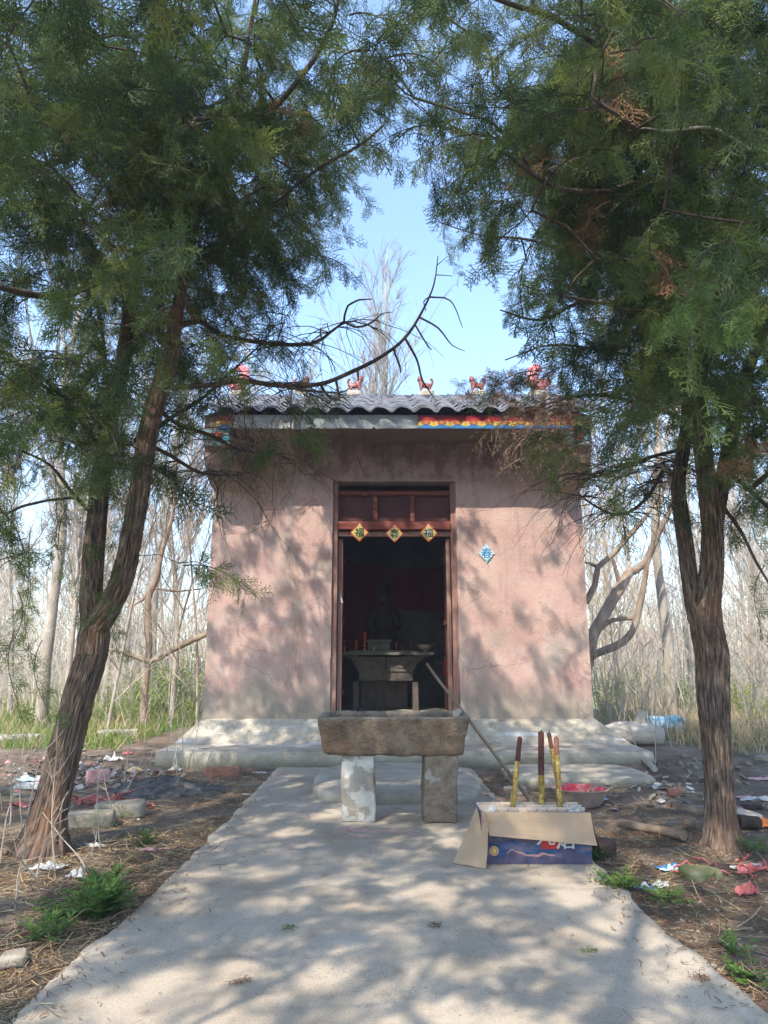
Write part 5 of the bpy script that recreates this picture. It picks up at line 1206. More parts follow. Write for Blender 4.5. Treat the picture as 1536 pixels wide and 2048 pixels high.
place(TR_, c2, e2, g2, (2.3, 4.6, 4.5), ex)
# ---- third juniper whose boughs reach in over the path from the southwest
g3 = np.random.default_rng(23)
TB_ = thing('juniper_tree', 'juniper standing behind the viewer whose boughs shade the path', 'tree', (-1.8, -2.8, 0))
s_ = spline([(-1.8, -2.8, -.1, .17), (-1.8, -2.7, 1.0, .14), (-1.7, -2.4, 2.4, .12), (-1.6, -2.0, 4.0, .09), (-1.5, -1.5, 6.0, .05), (-1.5, -1.2, 7.6, .02)], .08)
MB().tube(s_[:, :3], s_[:, 3], 24, bark=.15).build('trunk', M['bark'], TB_, smooth=True)
c3 = sample_clumps((-1.8, .1, 5.0), (3.2, 2.5, 2.6), 330, g3, True, 2.0)
e3 = grow([s_], c3, TB_, g3)
place(TB_, c3, e3, g3, (-2.2, .2, 4.5))

# ================================================================== BARE WOOD BEHIND
def bare(seed, H, r0, lev=3, spread=.55, nbr=15, start=.25, upright=.6):
    g = np.random.default_rng(seed); T_ = MB(); C_ = MB()
    def shoot(p, d, L, r, lv, mb, sides):
        n = max(3, int(L/.35) if lv else int(H/.5)); n = min(n, 20); pts = [p.copy()]; dirs = [d.copy()]
        for i in range(n):
            d = d+g.normal(0, .05 if lv == 0 else .11, 3)+np.array((0, 0, (upright*.10 if lv else .03))); d /= np.linalg.norm(d); p = p+d*L/n; pts.append(p.copy()); dirs.append(d.copy())
        rr = np.linspace(r, max(.004, r*.15), n+1); mb.tube(pts, rr, sides, cap=False, bark=.08 if lv == 0 else 0, seed=seed)
        if lv >= lev: return
        k = nbr if lv == 0 else (9 if lv == 1 else 5)
        for q in range(k):
            t = start+(1-start)*(q+g.random())/k if lv == 0 else g.uniform(.15, 1); i = min(n-1, int(t*n)); a = g.uniform(0, 6.28); o_ = np.array((math.cos(a), math.sin(a), 0)); e = dirs[i]*(1-spread*.5)+o_*spread*g.uniform(.7, 1.3)+np.array((0, 0, .2)); e /= np.linalg.norm(e)
            L2 = L*(.42*(1.15-t) if lv == 0 else .45)*g.uniform(.6, 1.2)
            if L2 < .12: continue
            shoot(pts[i], e, L2, rr[i]*(.5 if lv == 0 else .6), lv+1, C_, [10, 5, 3, 3][lv+1])
    shoot(np.zeros(3), np.array((g.normal(0, .05), g.normal(0, .05), 1.0)), H, r0, 0, T_, 12)
    return T_, C_
protos = []
for i, (H, r0, sp, st) in enumerate(((8.5, .055, .5, .25), (10, .07, .45, .3), (7, .045, .6, .15), (11, .11, .4, .35), (5.5, .03, .6, .1), (9, .055, .7, .2))):
    T_, C_ = bare(40+i, H, r0, 3, sp, 22 if i != 4 else 10, st)
    a = T_.build('trunk', M['pale_bark'], link=False, smooth=True); b = C_.build('crown', M['pale_bark'] if i % 2 else M['thicket'], link=False, smooth=False); protos.append((a, b, H))
DESC = ['slim', 'tall', 'short spreading', 'thick trunked', 'young whippy', 'open crowned']
def baretree(k, x, y, label, s_=1, rz=None, group='bare trees of the wood behind the shrine', lean=(0, 0)):
    a, b, H = protos[k]; t = thing('bare_tree', label, 'tree', (x, y, gz(x, y)-.05), group); t.rotation_euler = (lean[0], lean[1], random.uniform(0, 6.28) if rz is None else rz); t.scale = (s_, s_, s_)
    for o in (a, b):
        c_ = o.copy(); COL.objects.link(c_); c_.parent = t
    return t
def atx(px, D): return (px-768)/F*(D*CP-.2)
near = [(82, 12.5, 3, 'thick pale bare trunk seen behind the leaning juniper, beside the field'), (128, 13, 0, 'slim bare tree just east of the thick pale trunk'), (205, 16, 1, 'bare tree behind the fork of the leaning juniper'),
        (215, 11.5, 4, 'thin whippy sapling over the broken slabs west of the plinth'), (345, 14, 5, 'crooked bare tree with low side boughs over the green shrubs'), (300, 19, 3, 'tall bare tree farther back above the green shrubs'), (20, 15, 0, 'slender bare tree on the edge of the green field'),
        (395, 12.5, 4, 'bare sapling hard against the west wall of the shrine'), (250, 25, 1, 'pale bare tree far back in the western wood'), (155, 22, 0, 'grey bare tree deep in the western wood behind the trunk fork')]
for px, D, k, lb in near: baretree(k, atx(px, D), D, lb, 1.0)
for px, D, k, lb, s_ in ((712, 21, 1, 'tallest bare poplar rising above the ridge with slim upswept boughs', 1.5), (668, 22, 0, 'bare poplar above the ridge behind the juniper boughs', 1.6), (752, 24, 2, 'broad bare tree top showing over the ridge between two beasts', 1.6), (860, 25, 5, 'thin bare tree top over the ridge behind the beast facing west', 1.35),
                     (610, 20, 0, 'slim bare poplar top behind the solar panel', 1.4), (800, 28, 2, 'faint bare crown low over the ridge under the sky gap', 1.55), (930, 26, 5, 'bare crown over the ridge half hidden by the east juniper', 1.1), (545, 23, 1, 'bare poplar top seen through bare juniper twigs', 1.3)):
    baretree(k, (px-768)/F*(D*CP+1.5), D, lb, s_)
for px, D, k, lb in ((1238, 15, 2, 'short spreading bare tree in the thicket by the east wall'), (1345, 13.5, 3, 'thick bare trunk seen beside the big juniper stems'), (1385, 17, 1, 'bare tree seen between the juniper stems'), (1500, 13, 4, 'whippy sapling east of the big juniper'), (1480, 18, 0, 'slender bare tree east of the big juniper over the yellow field'),
                     (1300, 20, 1, 'tall bare tree in the eastern wood'), (1210, 22, 5, 'open crowned bare tree far behind the east wall'), (1525, 22, 5, 'open crowned bare tree at the far eastern side of the yellow field')):
    baretree(k, atx(px, D), D, lb, 1.0)
for i in range(70):
    g = random.random(); D = random.uniform(20, 48); side = random.random() < .5
    px = random.uniform(-500, 430) if side else random.uniform(1130, 2000)
    k = random.choice([0, 1, 1, 2, 3, 5]); baretree(k, atx(px, D), D, DESC[k]+' pale bare tree '+('just inside' if D < 30 else 'deep in')+' the hazy wood '+('west' if side else 'east')+' of the shrine', random.uniform(.8, 1.15), group='pale bare trees in the hazy wood')
# old leaning tree behind the east wall
LT = thing('leaning_tree', 'old bare tree with heavy limbs leaning out from behind the east wall', 'tree', (atx(1150, 12.6), 12.6, 0), None)
for nm, rows in (('trunk', [(1165, 1420, 12.6, 14), (1172, 1340, 12.6, 13), (1185, 1275, 12.7, 12), (1210, 1225, 12.8, 11.5), (1240, 1175, 12.9, 11), (1262, 1140, 13, 9)]), ('limb', [(1262, 1145, 13, 8), (1290, 1125, 13, 7), (1320, 1060, 13, 6), (1345, 1000, 13, 5), (1360, 900, 13, 3)]),
                 ('limb', [(1150, 1330, 12.4, 9), (1190, 1308, 12.4, 8), (1235, 1290, 12.4, 8), (1265, 1262, 12.4, 7), (1282, 1200, 12.4, 6), (1295, 1130, 12.4, 5), (1312, 1060, 12.4, 4), (1330, 960, 12.4, 2.5)]), ('limb', [(1172, 1205, 12.4, 7), (1190, 1170, 12.4, 6), (1196, 1135, 12.4, 6), (1225, 1110, 12.4, 5), (1255, 1075, 12.4, 5), (1290, 1035, 12.4, 4), (1320, 985, 12.4, 2.5)]),
                 ('limb', [(1196, 1135, 12.4, 4), (1180, 1127, 12.4, 2.5), (1170, 1125, 12.4, 1)]), ('limb', [(1185, 1270, 12.7, 5), (1225, 1240, 12.7, 4.5), (1265, 1237, 12.7, 4), (1272, 1225, 12.7, 3)]), ('limb', [(1240, 1172, 12.9, 5), (1232, 1140, 12.9, 4), (1225, 1115, 12.9, 2)])):
    s_ = pxline(rows, .12); MB().tube(s_[:, :3], s_[:, 3], 14, bark=.15, seed=rows[0][0]).build(nm, M['tan_bark'], LT, smooth=True)
tw = MB(); arching(tw, [pxline([(1190, 1308, 12.4, 8), (1265, 1262, 12.4, 7), (1312, 1060, 12.4, 4)]), pxline([(1225, 1110, 12.4, 5), (1320, 985, 12.4, 2.5)])], 60, g0, .5, 1.8, -.3); tag(tw.build('twigs', M['thicket'], LT), kind='stuff')
LW = thing('broken_tree', 'crooked bare tree with horizontal boughs above the green shrubs', 'tree', (atx(300, 12.3), 12.3, 0), None)
for nm, rows in (('trunk', [(288, 1450, 12.3, 7), (290, 1380, 12.3, 7), (298, 1290, 12.3, 7), (296, 1200, 12.3, 6), (312, 1160, 12.3, 7), (322, 1110, 12.3, 5), (345, 1030, 12.3, 4), (352, 960, 12.3, 3)]), ('limb', [(218, 1298, 12.2, 2.5), (250, 1306, 12.2, 4), (300, 1322, 12.2, 5), (340, 1303, 12.2, 5), (385, 1280, 12.2, 6), (415, 1268, 12.2, 5)]),
                 ('limb', [(312, 1160, 12.3, 4), (285, 1200, 12.3, 3), (250, 1215, 12.3, 1.5)]), ('limb', [(305, 1175, 12.3, 3), (350, 1182, 12.3, 2.5), (400, 1178, 12.3, 1.5)])):
    s_ = pxline(rows, .12); MB().tube(s_[:, :3], s_[:, 3], 10, bark=.12, seed=rows[0][0]).build(nm, M['tan_bark'], LW, smooth=True)

# far wood and thicket (masses)
g = np.random.default_rng(77)
mb = MB()
for i in range(1100):
    D = g.uniform(42, 95); x = g.uniform(-1, 1)*(D*.85+8); H = g.uniform(5.5, 9.0); r_ = g.uniform(.02, .06)
    z0 = gz(x, D); p0 = np.array((x, D, z0-.2)); ln_ = g.normal(0, .35, 2); tp = p0+np.array((ln_[0], ln_[1], H)); mb.tube([p0, (p0+tp)/2+np.array((g.normal(0, .15), 0, 0)), tp], [r_, r_*.7, .012], 3, cap=False)
    segs = []
    for k in range(12):
        t = g.uniform(.15, 1); b = p0+(tp-p0)*t; L = (1.15-t)*2.0*g.uniform(.5, 1); a = g.uniform(0, 6.28); e = b+np.array((math.cos(a)*L*.6, math.sin(a)*L*.6, L)); segs.append((b, e, .016, .006, np.array((g.normal(0, .3), -1, 0.))))
        for _ in range(2): q = b+(e-b)*g.uniform(.3, .9); segs.append((q, q+np.array((g.normal(0, .4), g.normal(0, .4), .5)), .010, .004, np.array((0, -1., 0))))
    ribbons(segs, mb)
tag(mb.build('far_wood', M['farwood']), 'dense pale mass of distant bare trees fading into haze', 'woods', kind='stuff')
mb = MB(); segs = []
def stem(x, y, H, lean, g, segs, w=.006, nb=7, z0=None):
    p = np.array((x, y, gz(x, y)-.03 if z0 is None else z0)); d = np.array((lean[0], lean[1], 1.0)); pts = [p.copy()]; n = 6
    for k in range(n): d = d+g.normal(0, .09, 3); d /= np.linalg.norm(d); q = p+d*H/n; segs.append((p, q, w*(1-k/n*.7), w*(1-(k+1)/n*.7), np.array((g.normal(0, .4), -1., 0)))); p = q; pts.append(p.copy())
    for k in range(nb):
        i = int(g.integers(1, n)); b = pts[i]; a = g.uniform(0, 6.28); L = H*g.uniform(.08, .3); e = b+np.array((math.cos(a)*.6, math.sin(a)*.6, g.uniform(.2, 1)))*L; m_ = (b+e)/2+g.normal(0, .06*L, 3)
        segs.append((b, m_, w*.5, w*.35, np.array((0, -1., 0)))); segs.append((m_, e, w*.35, w*.2, np.array((0, -1., 0))))
for i in range(1350):
    D = g.uniform(10.3, 26); side = -1 if g.random() < .45 else 1; px = g.uniform(-250, 400) if side < 0 else g.uniform(1195, 1800); x = atx(px, D)
    if -2.9 < x < 3.1 and D < 12.8: continue
    if px < 430 and D < 14.5 and g.random() < .85: continue
    stem(x, D, g.choice([g.uniform(.4, 1.4), g.uniform(1.2, 3.2)], p=[.7, .3]), g.normal(0, .16, 2), g, segs, g.uniform(.004, .010))
for i in range(900):
    D = g.uniform(13, 34); px = g.uniform(-250, 420) if g.random() < .5 else g.uniform(1180, 1800); stem(atx(px, D), D, g.uniform(2.2, 5.5), g.normal(0, .12, 2), g, segs, g.uniform(.005, .012), 16)
ribbons(segs, mb); tag(mb.build('undergrowth', M['thicket']), 'tangle of dry tan stems and brambles round the shrine', 'undergrowth', kind='stuff')
# house glimpsed through the wood
hx_, hy_ = atx(1312, 75), 75
t = thing('farmhouse', 'small far house with tiled roof and blue windows glimpsed through the wood', 'house', (hx_, hy_, gz(hx_, hy_)))
hz = gz(hx_, hy_); MB().box((hx_, hy_, hz+1.6), (6.5, 5, 3.2)).build('wall', M['farwall'], t)
MB().extr([(hx_-3.6, hy_-3, hz+3.15), (hx_-3.6, hy_+3, hz+3.15), (hx_-3.6, hy_, hz+4.3)], (7.2, 0, 0)).build('roof', M['farroof'], t)
for dx in (-2, 0, 2):
    for z in (1.9,):
        wn = MB().box((hx_+dx, hy_-2.53, hz+z), (1.1, .06, 1.0)).build('window', M['white'], t); MB().box((hx_+dx, hy_-2.58, hz+z), (.95, .03, .85)).build('pane', M['glass'], wn)

# ================================================================== SHRUBS, WEEDS, GRASS, LITTER
def shrub_mesh(seed, H=1.0, ns=26, nl=26, leaf=.03):
    g = np.random.default_rng(seed); S_ = MB(); Lf = MB(); segs = []; lf = []
    for k in range(ns):
        a = g.uniform(0, 6.28); r_ = g.uniform(0, .18); p = np.array((math.cos(a)*r_, math.sin(a)*r_, 0)); d = np.array((math.cos(a)*.35, math.sin(a)*.35, 1.0)); h = H*g.uniform(.5, 1.1); n = 6
        for i in range(n):
            d = d+g.normal(0, .1, 3); d /= np.linalg.norm(d); q = p+d*h/n; segs.append((p, q, .004, .003, np.array((g.normal(0, 1), -1., 0))))
            for _ in range(nl//n):
                b = p+(q-p)*g.random(); e = g.normal(0, 1, 3)+np.array((0, 0, .4)); e /= np.linalg.norm(e); lf.append((b, b+e*leaf*g.uniform(.7, 1.6), leaf*.12, leaf*.28, g.normal(0, 1, 3)))
            p = q
    ribbons(segs, S_); ribbons(lf, Lf); return S_, Lf
sh = []
for i in range(3): a, b = shrub_mesh(300+i, 1.0, 30, 42); sh.append((a.build('stems', M['thicket'], link=False), b.build('leaves', M['shrub'], link=False)))
def shrub(k, px, py, H, label):
    q = gp(px, py); t = thing('shrub', label, 'shrub', q, 'green shrubs round the shrine'); t.scale = (H*1.1, H*1.1, H); t.rotation_euler = (0, 0, random.uniform(0, 6.28))
    for o in sh[k]:
        c_ = o.copy(); COL.objects.link(c_); c_.parent = t; tag(c_, kind='stuff')
for k, px, py, H, lb in ((0, 365, 1440, 1.55, 'tallest yellow green shrub close to the west wall of the shrine'), (1, 330, 1432, 1.28, 'yellow green shrub second from the west wall'), (2, 300, 1440, 1.15, 'yellow green shrub in the middle of the western row'), (0, 268, 1448, 0.94, 'low yellow green shrub at the western row end beside the trunk'), (1, 235, 1455, 0.81, 'low grassy shrub just behind the leaning trunk'), (2, 395, 1432, 1.08, 'yellow green shrub touching the corner of the west wall'), (1, 345, 1405, 1.76, 'yellow green shrub farther back behind the western row'),
                        (2, 1215, 1425, 0.94, 'sparse green shrub at the east wall corner'), (0, 1250, 1415, 1.22, 'sparse green shrub behind the fallen log'), (1, 1370, 1430, 1.08, 'green shrub behind the blue bag beside the big juniper'), (2, 1505, 1450, 0.81, 'green shrub east of the big juniper over the slope'), (0, 1485, 1425, 1.08, 'green shrub at the edge of the yellow field')):
    shrub(k, px, py, H, lb)
def weed(px, py, r_, h, n, label, seed, nm='weed', up=.8):
    g = np.random.default_rng(seed); q = gp(px, py); t = thing(nm, label, 'plant', q); st = []; lf = []; mb = MB()
    for k in range(n):
        a = g.uniform(0, 6.28); d = np.array((math.cos(a), math.sin(a), up*g.uniform(.5, 1.8))); d /= np.linalg.norm(d); p = np.array(q)+g.normal(0, r_*.18, 3)*np.array((1, 1, 0)); L = r_*g.uniform(.6, 1.2); m_ = 5
        for i in range(m_):
            d = d+np.array((0, 0, -.10)); d /= np.linalg.norm(d); p2 = p+d*L/m_; st.append((p, p2, .0016, .0013, np.array((0, 0, 1.)))); 
            for s_ in (-1, 1):
                sd_ = np.cross(d, (0, 0, 1.)); sd_ /= np.linalg.norm(sd_)+1e-6; e = d*.5+sd_*s_+np.array((0, 0, g.normal(0, .2))); ll = h*g.uniform(.7, 1.2)*(.5+.5*math.sin(math.pi*(i+1)/(m_+1)))
                b = p2; c_ = b+e*ll*.5; 
                lf.append((b, c_, ll*.05, ll*.26, np.array((g.normal(0, .3), g.normal(0, .3), 1)))); lf.append((c_, c_+e*ll*.45, ll*.26, ll*.06, np.array((0, 0, 1.))))
                for s2 in (-1, 1): e2_ = e*.5+np.cross(e, (0, 0, 1.))*s2*.7; lf.append((c_, c_+e2_*ll*.4, ll*.14, ll*.05, np.array((0, 0, 1.))))
            p = p2
        lf.append((p, p+d*h*.8, h*.2, h*.05, np.array((0, 0, 1.))))
    s1 = MB(); ribbons(st, s1); tag(s1.build('stems', M['weed'], t), kind='stuff'); s2_ = MB(); ribbons(lf, s2_); tag(s2_.build('leaves', M['weed'], t), kind='stuff')
weed(196, 1835, .17, .045, 70, 'lush leafy green weed spilling onto the path edge', 5, up=1.6)
weed(205, 1790, .12, .04, 26, 'upper shoot of green weed behind the lush one', 6, up=1.8)
weed(125, 1835, .12, .035, 20, 'small trailing green weed beside the lush one', 7, up=.6)
weed(300, 1690, .11, .03, 14, 'thin green weed growing above the pink strip', 8, up=1.5)
weed(95, 1880, .12, .035, 16, 'small pale green seedling cluster near the corner of the verge', 9, up=1.2)
weed(1245, 1778, .13, .03, 34, 'low green cushion weed beside the blue plastic scrap', 10, up=.7)
weed(1330, 1800, .12, .03, 20, 'faint low green weed in the moss patch', 11, up=.5)
weed(1195, 1725, .09, .03, 14, 'small weed tuft at the carton corner', 12, up=1.6)
weed(1470, 1905, .09, .025, 12, 'bluish green weed on the lower eastern verge', 13, up=.8)
weed(1500, 1960, .10, .025, 18, 'grassy green weed where the verge meets the path edge', 14, up=.7)
weed(1515, 1705, .12, .03, 16, 'green weed behind the big tree foot', 15, up=.8)
weed(385, 1835, .04, .02, 8, 'tiny weed sprig in the path edge crack', 16, up=.8)
def stalk_mesh(seed, H=1.0):
    g = np.random.default_rng(seed); mb = MB(); p = np.zeros(3); d = np.array((g.normal(0, .06), 0, 1.)); pts = [p.copy()]
    for k in range(8): d = d+g.normal(0, .05, 3); d /= np.linalg.norm(d); p = p+d*H/8; pts.append(p.copy())
    mb.tube(pts, np.linspace(.0055, .0018, 9), 6)
    for k in range(7):
        i = int(g.integers(2, 8)); a = g.uniform(0, 6.28); b = pts[i]; e = b+np.array((math.cos(a)*.5, math.sin(a)*.5, .7))*g.uniform(.08, .3)*H; mb.tube([b, (b+e)/2+g.normal(0, .01, 3), e], [.0022, .0018, .001], 4, cap=False)
    return mb
st_ = [stalk_mesh(400+i).build('dry_stalk', M['thicket'], link=False) for i in range(4)]
def stalk(px, py, H, label, k, grp):
    q = gp(px, py); o = st_[k % 4].copy(); COL.objects.link(o); o.location = (q.x, q.y, q.z-.02); o.rotation_euler = (random.gauss(0, .1), random.gauss(0, .1), random.uniform(0, 6.28)); o.scale = (1.0, 1.0, H); tag(o, label, 'dry stalk', grp)
SL1 = ['dry stalk rising in front of the leaning trunk foot', 'tall dry stalk nearest the viewer before the leaning trunk', 'dry stalk just east of the leaning trunk foot', 'dry stalk west of the leaning trunk by red paper', 'tall dry stalk a step west of the leaning trunk', 'short dry stalk beside the clear plastic film', 'very tall dry stalk at the outer west edge of the verge', 'short dry stalk above the lush green weed',
       'short dry stalk between paper cup and leaning trunk', 'short dry stalk over the grey verge stone', 'dry stalk touching the east flank of the leaning trunk', 'tall dry stalk behind the red paper', 'dry stalk hard against the west flank of the leaning trunk', 'short dry stalk beside the weathered stone blocks', 'lowest dry stalk, next to the crushed paper cup', 'dry stalk at the west edge level with the trunk foot']
for i, (px, py, H) in enumerate(((115, 1700, .8), (112, 1745, .9), (200, 1710, .6), (20, 1650, .8), (40, 1700, .8), (70, 1760, .5), (5, 1620, 1.0), (85, 1790, .4), (175, 1740, .4), (30, 1800, .4), (140, 1690, .5), (55, 1640, .9), (90, 1655, .7), (225, 1640, .4), (160, 1775, .3), (0, 1720, .7))):
    stalk(px, py, H, SL1[i], i, 'dry weed stalks round the leaning juniper')
SL2 = ['straight dark tipped stalk rising from the red string tangle', 'short dry stalk under the straight one by the red string', 'tall dry stalk by the white wrapper near the plinth', 'dry stalk leaning beside the pink wrapper', 'tallest dry stalk at the west end of the plinth', 'dry stalk behind the ash heap', 'dry stalk close to the plinth front by the brick', 'dry stalk standing over the rubbish behind the ash heap']
for i, (px, py, H) in enumerate(((247, 1570, 1.05), (252, 1585, .5), (345, 1545, 1.2), (355, 1550, 1.0), (368, 1555, 1.2), (330, 1530, .9), (385, 1545, .9), (300, 1530, .8))):
    stalk(px, py, H, SL2[i], i+1, 'dry weed stalks in the rubbish beside the plinth')
SL3 = ['tall dry stalk beside the short thick branch on the slope', 'tallest dry stalk between the log and the big juniper', 'short dry stalk by the plinth corner on the slope', 'dry stalk before the blue plastic bag', 'dry stalk beside the upright stub of the fallen log']
for i, (px, py, H) in enumerate(((1310, 1540, 1.3), (1345, 1500, 1.5), (1280, 1525, .8), (1335, 1480, 1.2), (1300, 1470, 1.0))):
    stalk(px, py, H, SL3[i], i+2, 'dry weed stalks on the eastern slope')

def verge(g, near=True):
    while True:
        y = g.uniform(1.8, 9.2) if g.random() < .6 else g.uniform(1.8, 5.5); side = -1 if g.random() < .5 else 1
        x = (path_left(y)-abs(g.exponential(1.0))-.0) if side < 0 else path_right(y)+abs(g.exponential(1.1))+.0
        if y > 8.2 and -3.3 < x < 3.7: continue
        return x, y, side
def strewn(n, seed, lens, w, m, name, label, cat, fn=None, tilt=.25, curl=.5):
    g = np.random.default_rng(seed); segs = []
    for _ in range(n):
        x, y, s_ = verge(g)
        if fn and g.random() > fn(x, y, s_): continue
        a = g.uniform(0, 6.28); L = g.uniform(*lens); z = gz(x, y)+g.uniform(.001, .02); p = np.array((x, y, z)); d = np.array((math.cos(a), math.sin(a), g.normal(0, tilt)*.5)); nn = np.array((g.normal(0, .4), g.normal(0, .4), 1.))
        for k in range(3):
            d = d+np.array((g.normal(0, curl*.5), g.normal(0, curl*.5), g.normal(0, tilt*.3))); d /= np.linalg.norm(d); q = p+d*L/3; q[2] = max(q[2], gz(q[0], q[1])+.002); segs.append((p, q, w, w*.8, nn)); p = q
    mb = MB(); ribbons(segs, mb); tag(mb.build(name, m), label, cat, kind='stuff')
west = lambda x, y, s_: 1.0 if s_ < 0 else .35
strewn(13000, 1, (.05, .20), .0016, M['straw'], 'dry_straw', 'dry tan straw strewn over both verges', 'straw', west)
strewn(22000, 2, (.02, .07), .0018, M['litter'], 'juniper_litter', 'brown fallen juniper needles covering the verges', 'litter')
strewn(1800, 3, (.10, .35), .0028, M['twig'], 'fallen_twigs', 'dark fallen twigs lying on the verges', 'twigs')
g = np.random.default_rng(9)
def chips(n, seed, size, m, name, label, cat, fn, lift=.0, flatk=.35):
    g = np.random.default_rng(seed); mb = MB(); Vv = []; Ff = []
    base = np.array([(-1,-1,0),(1,-1,0),(1,1,0),(-1,1,0),(-.7,-.7,1),(.7,-.7,1),(.7,.7,1),(-.7,.7,1)], float); fc = [(4,5,6,7),(0,1,5,4),(1,2,6,5),(2,3,7,6),(3,0,4,7)]
    c = 0
    for _ in range(n):
        x, y, s_ = verge(g)
        if g.random() > fn(x, y, s_): continue
        s0 = g.uniform(*size); a = g.uniform(0, 6.28); M2 = np.array(((math.cos(a), -math.sin(a), 0), (math.sin(a), math.cos(a), 0), (0, 0, 1)))
        v = (base+g.normal(0, .18, (8, 3)))*np.array((s0, s0*g.uniform(.5, 1), s0*flatk)); v = v @ M2.T+np.array((x, y, gz(x, y)-s0*.1)); Vv.append(v); Ff += [tuple(i+c*8 for i in f) for f in fc]; c += 1
    mb.add(np.vstack(Vv), Ff); tag(mb.build(name, m), label, cat, kind='stuff')
chips(2600, 4, (.003, .010), M['pebble'], 'pebbles', 'pale pebbles and snail shells scattered on the verges', 'pebbles', lambda x, y, s_: 1 if s_ > 0 else .4, flatk=.8)
heap = lambda x, y, s_: math.exp(-((x+3.0)/1.0)**2-((y-8.0)/1.2)**2)+.8*math.exp(-((x-3.9)/.8)**2-((y-6.3)/1.5)**2)+.03
def strewn_heap(n, seed, size, m, name, label, cat, flatk, areas):
    g = np.random.default_rng(seed); Vv = []; Ff = []; c = 0
    base = np.array([(-1,-1,0),(1,-1,0),(1,1,0),(-1,1,0),(-.9,-.9,1),(.9,-.9,1),(.9,.9,1),(-.9,.9,1)], float); fc = [(4,5,6,7),(0,1,5,4),(1,2,6,5),(2,3,7,6),(3,0,4,7)]
    for _ in range(n):
        cx, cy, sx, sy = areas[int(g.integers(len(areas)))]; x, y = g.normal(cx, sx), g.normal(cy, sy)
        if path_left(y)-.05 < x < path_right(y)+.1 and y < 8.6: continue
        if -3.2 < x < 3.5 and y > 8.35: continue
        s0 = g.uniform(*size); Rm = np.array(Euler((g.normal(0, .35), g.normal(0, .35), g.uniform(0, 6.28))).to_matrix())
        v = (base+g.normal(0, .15, (8, 3)))*np.array((s0, s0*g.uniform(.3, 1), s0*flatk)); v = v @ Rm.T+np.array((x, y, gz(x, y)+g.uniform(0, .03))); Vv.append(v); Ff += [tuple(i+c*8 for i in f) for f in fc]; c += 1
    mb = MB(); mb.add(np.vstack(Vv), Ff); tag(mb.build(name, m), label, cat, kind='stuff')
AW = [(-3.2, 8.3, .6, .6), (-4.0, 7.6, .8, .8), (-2.9, 7.7, .35, .3)]; AE = [(4.0, 6.5, .6, .9), (3.6, 5.2, .4, .5), (2.4, 7.0, .4, .5)]
strewn_heap(200, 5, (.008, .028), M['scrapred'], 'firecracker_scraps', 'red firecracker paper scraps in the rubbish on both verges', 'paper scraps', .15, AW+AE[:2])
strewn_heap(420, 6, (.008, .038), M['scrapwhite'], 'paper_scraps', 'pale paper and packaging scraps in the rubbish on both verges', 'paper scraps', .12, AW+AE)
strewn_heap(420, 7, (.01, .045), M['rubble'], 'rubble', 'small stone and mortar rubble beside the plinth and slope', 'rubble', .6, AW+AE+[(3.3, 8.2, .4, .5)])
strewn_heap(90, 8, (.012, .04), M['pink'], 'pink_scraps', 'pink plastic scraps in the rubbish on both verges', 'plastic scraps', .15, AW+AE[:1])
# bits on the path
g = np.random.default_rng(12); segs = []; 
for _ in range(1500):
    y = g.uniform(2.2, 8.0); x = g.uniform(path_left(y)+.03, path_right(y)-.03)
    if g.random() < .75: e_ = g.exponential(.10); x = (path_left(y)+.01+e_) if g.random() < .5 else (path_right(y)-.01-e_); a = g.uniform(0, 6.28); L = g.choice([g.uniform(.006, .02), g.uniform(.02, .07)], p=[.75, .25]); p = np.array((x, y, .0065)); d = np.array((math.cos(a), math.sin(a), 0)); w_ = g.uniform(.0014, .005) if L < .02 else .0015
    for k in range(2): d = d+np.array((g.normal(0, .3), g.normal(0, .3), 0)); q = p+d*L/2+np.array((0, 0, g.uniform(0, .004))); segs.append((p, q, w_, w_*.7, np.array((0, 0, 1.)))); p = q
mb = MB(); ribbons(segs, mb); tag(mb.build('path_crumbs', M['litter']), 'tiny brown leaf crumbs and needles scattered on the path', 'crumbs', kind='stuff')
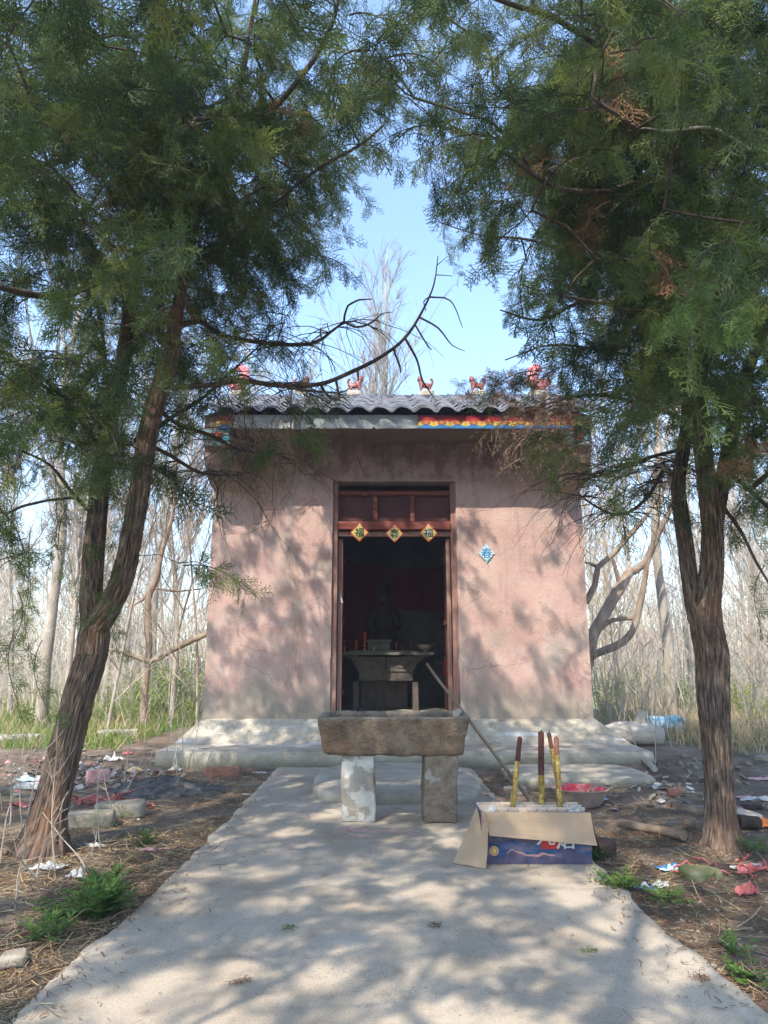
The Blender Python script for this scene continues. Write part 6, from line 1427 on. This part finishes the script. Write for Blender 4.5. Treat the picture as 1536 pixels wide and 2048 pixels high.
for i, (px, py, a) in enumerate(((450, 1968, .4), (1155, 1905, .3), (880, 1860, 2), (560, 1865, 1), (1405, 1970, 1.3))):
    q = G(px, py, .004); g_ = np.random.default_rng(700+i); mb = MB(); ribbons(spray_segs(np.array((q.x, q.y, .012)), np.array((math.cos(a), math.sin(a), 0.02)), np.array((0, 0, 1.)), .10, g_, .8), mb)
    v = mb.v[0]; v[:, 2] = np.maximum(v[:, 2], .006); mb.top('fallen_frond', M['leafnear'] if i % 2 else M['litter'], ['dry juniper frond on the path below the western weed', 'greenish juniper frond on the path south of the carton', 'brown frond in the middle of the path', 'small green frond beside the pale path patch', 'brown frond near the corner of the path'][i], 'frond', q)
# grass
def grass(n, seed, fx, H, m, name, label, w=.004):
    g = np.random.default_rng(seed); segs = []
    for _ in range(n):
        x, y = fx(g)
        if -3.4 < x < 3.8 and y > 8.3 and y < 12.6: continue
        p = np.array((x, y, gz(x, y)-.01)); h = H*g.uniform(.5, 1.2); d = np.array((g.normal(0, .35), g.normal(0, .35), 1.)); nn = np.array((g.normal(0, .6), -1., .2))
        for k in range(2): q = p+d/np.linalg.norm(d)*h/2; segs.append((p, q, w*(1-.4*k), w*(.6-.5*k), nn)); p = q; d = d+np.array((g.normal(0, .4), g.normal(0, .4), -.3))
    mb = MB(); ribbons(segs, mb); tag(mb.build(name, m), label, 'grass', kind='stuff')
def fw(g): D = g.uniform(9.4, 24); return atx(g.uniform(-100, 400), D), D
def fe(g): D = g.uniform(8.8, 24); return atx(g.uniform(1200, 1700), D), D
grass(16000, 1, fw, .22, M['grass'], 'green_grass', 'fresh green grass strip west of the shrine', .007)
grass(5000, 2, fe, .16, M['grass'], 'slope_grass', 'patchy green grass on the bank under the eastern thicket', .005)
grass(7000, 4, fe, .3, M['straw'], 'dry_grass', 'dry yellow grass in the field east of the shrine', .006)
grass(5000, 5, fw, .3, M['straw'], 'dead_grass', 'dry tan grass among the green west of the shrine', .005)
grass(1500, 3, lambda g: (lambda t: (t[0], t[1]))(verge(g)), .05, M['grass'], 'verge_grass', 'sparse short grass blades on the verges', .0016)

# ================================================================== HAZE
HAZE = .0035
if HAZE:
    mb = MB(); mb.box((0, 48, 9), (260, 120, 36)); hz_ = mb.build('haze', [])
    m = bpy.data.materials.new('haze'); m.use_nodes = True; N = m.node_tree.nodes; N.remove(N['Principled BSDF']); v = N.new('ShaderNodeVolumePrincipled'); v.inputs['Color'].default_value = (.93, .95, 1, 1); v.inputs['Density'].default_value = HAZE; v.inputs['Anisotropy'].default_value = .3
    m.node_tree.links.new(v.outputs[0], N['Material Output'].inputs['Volume']); hz_.data.materials.append(m); tag(hz_, kind='stuff')
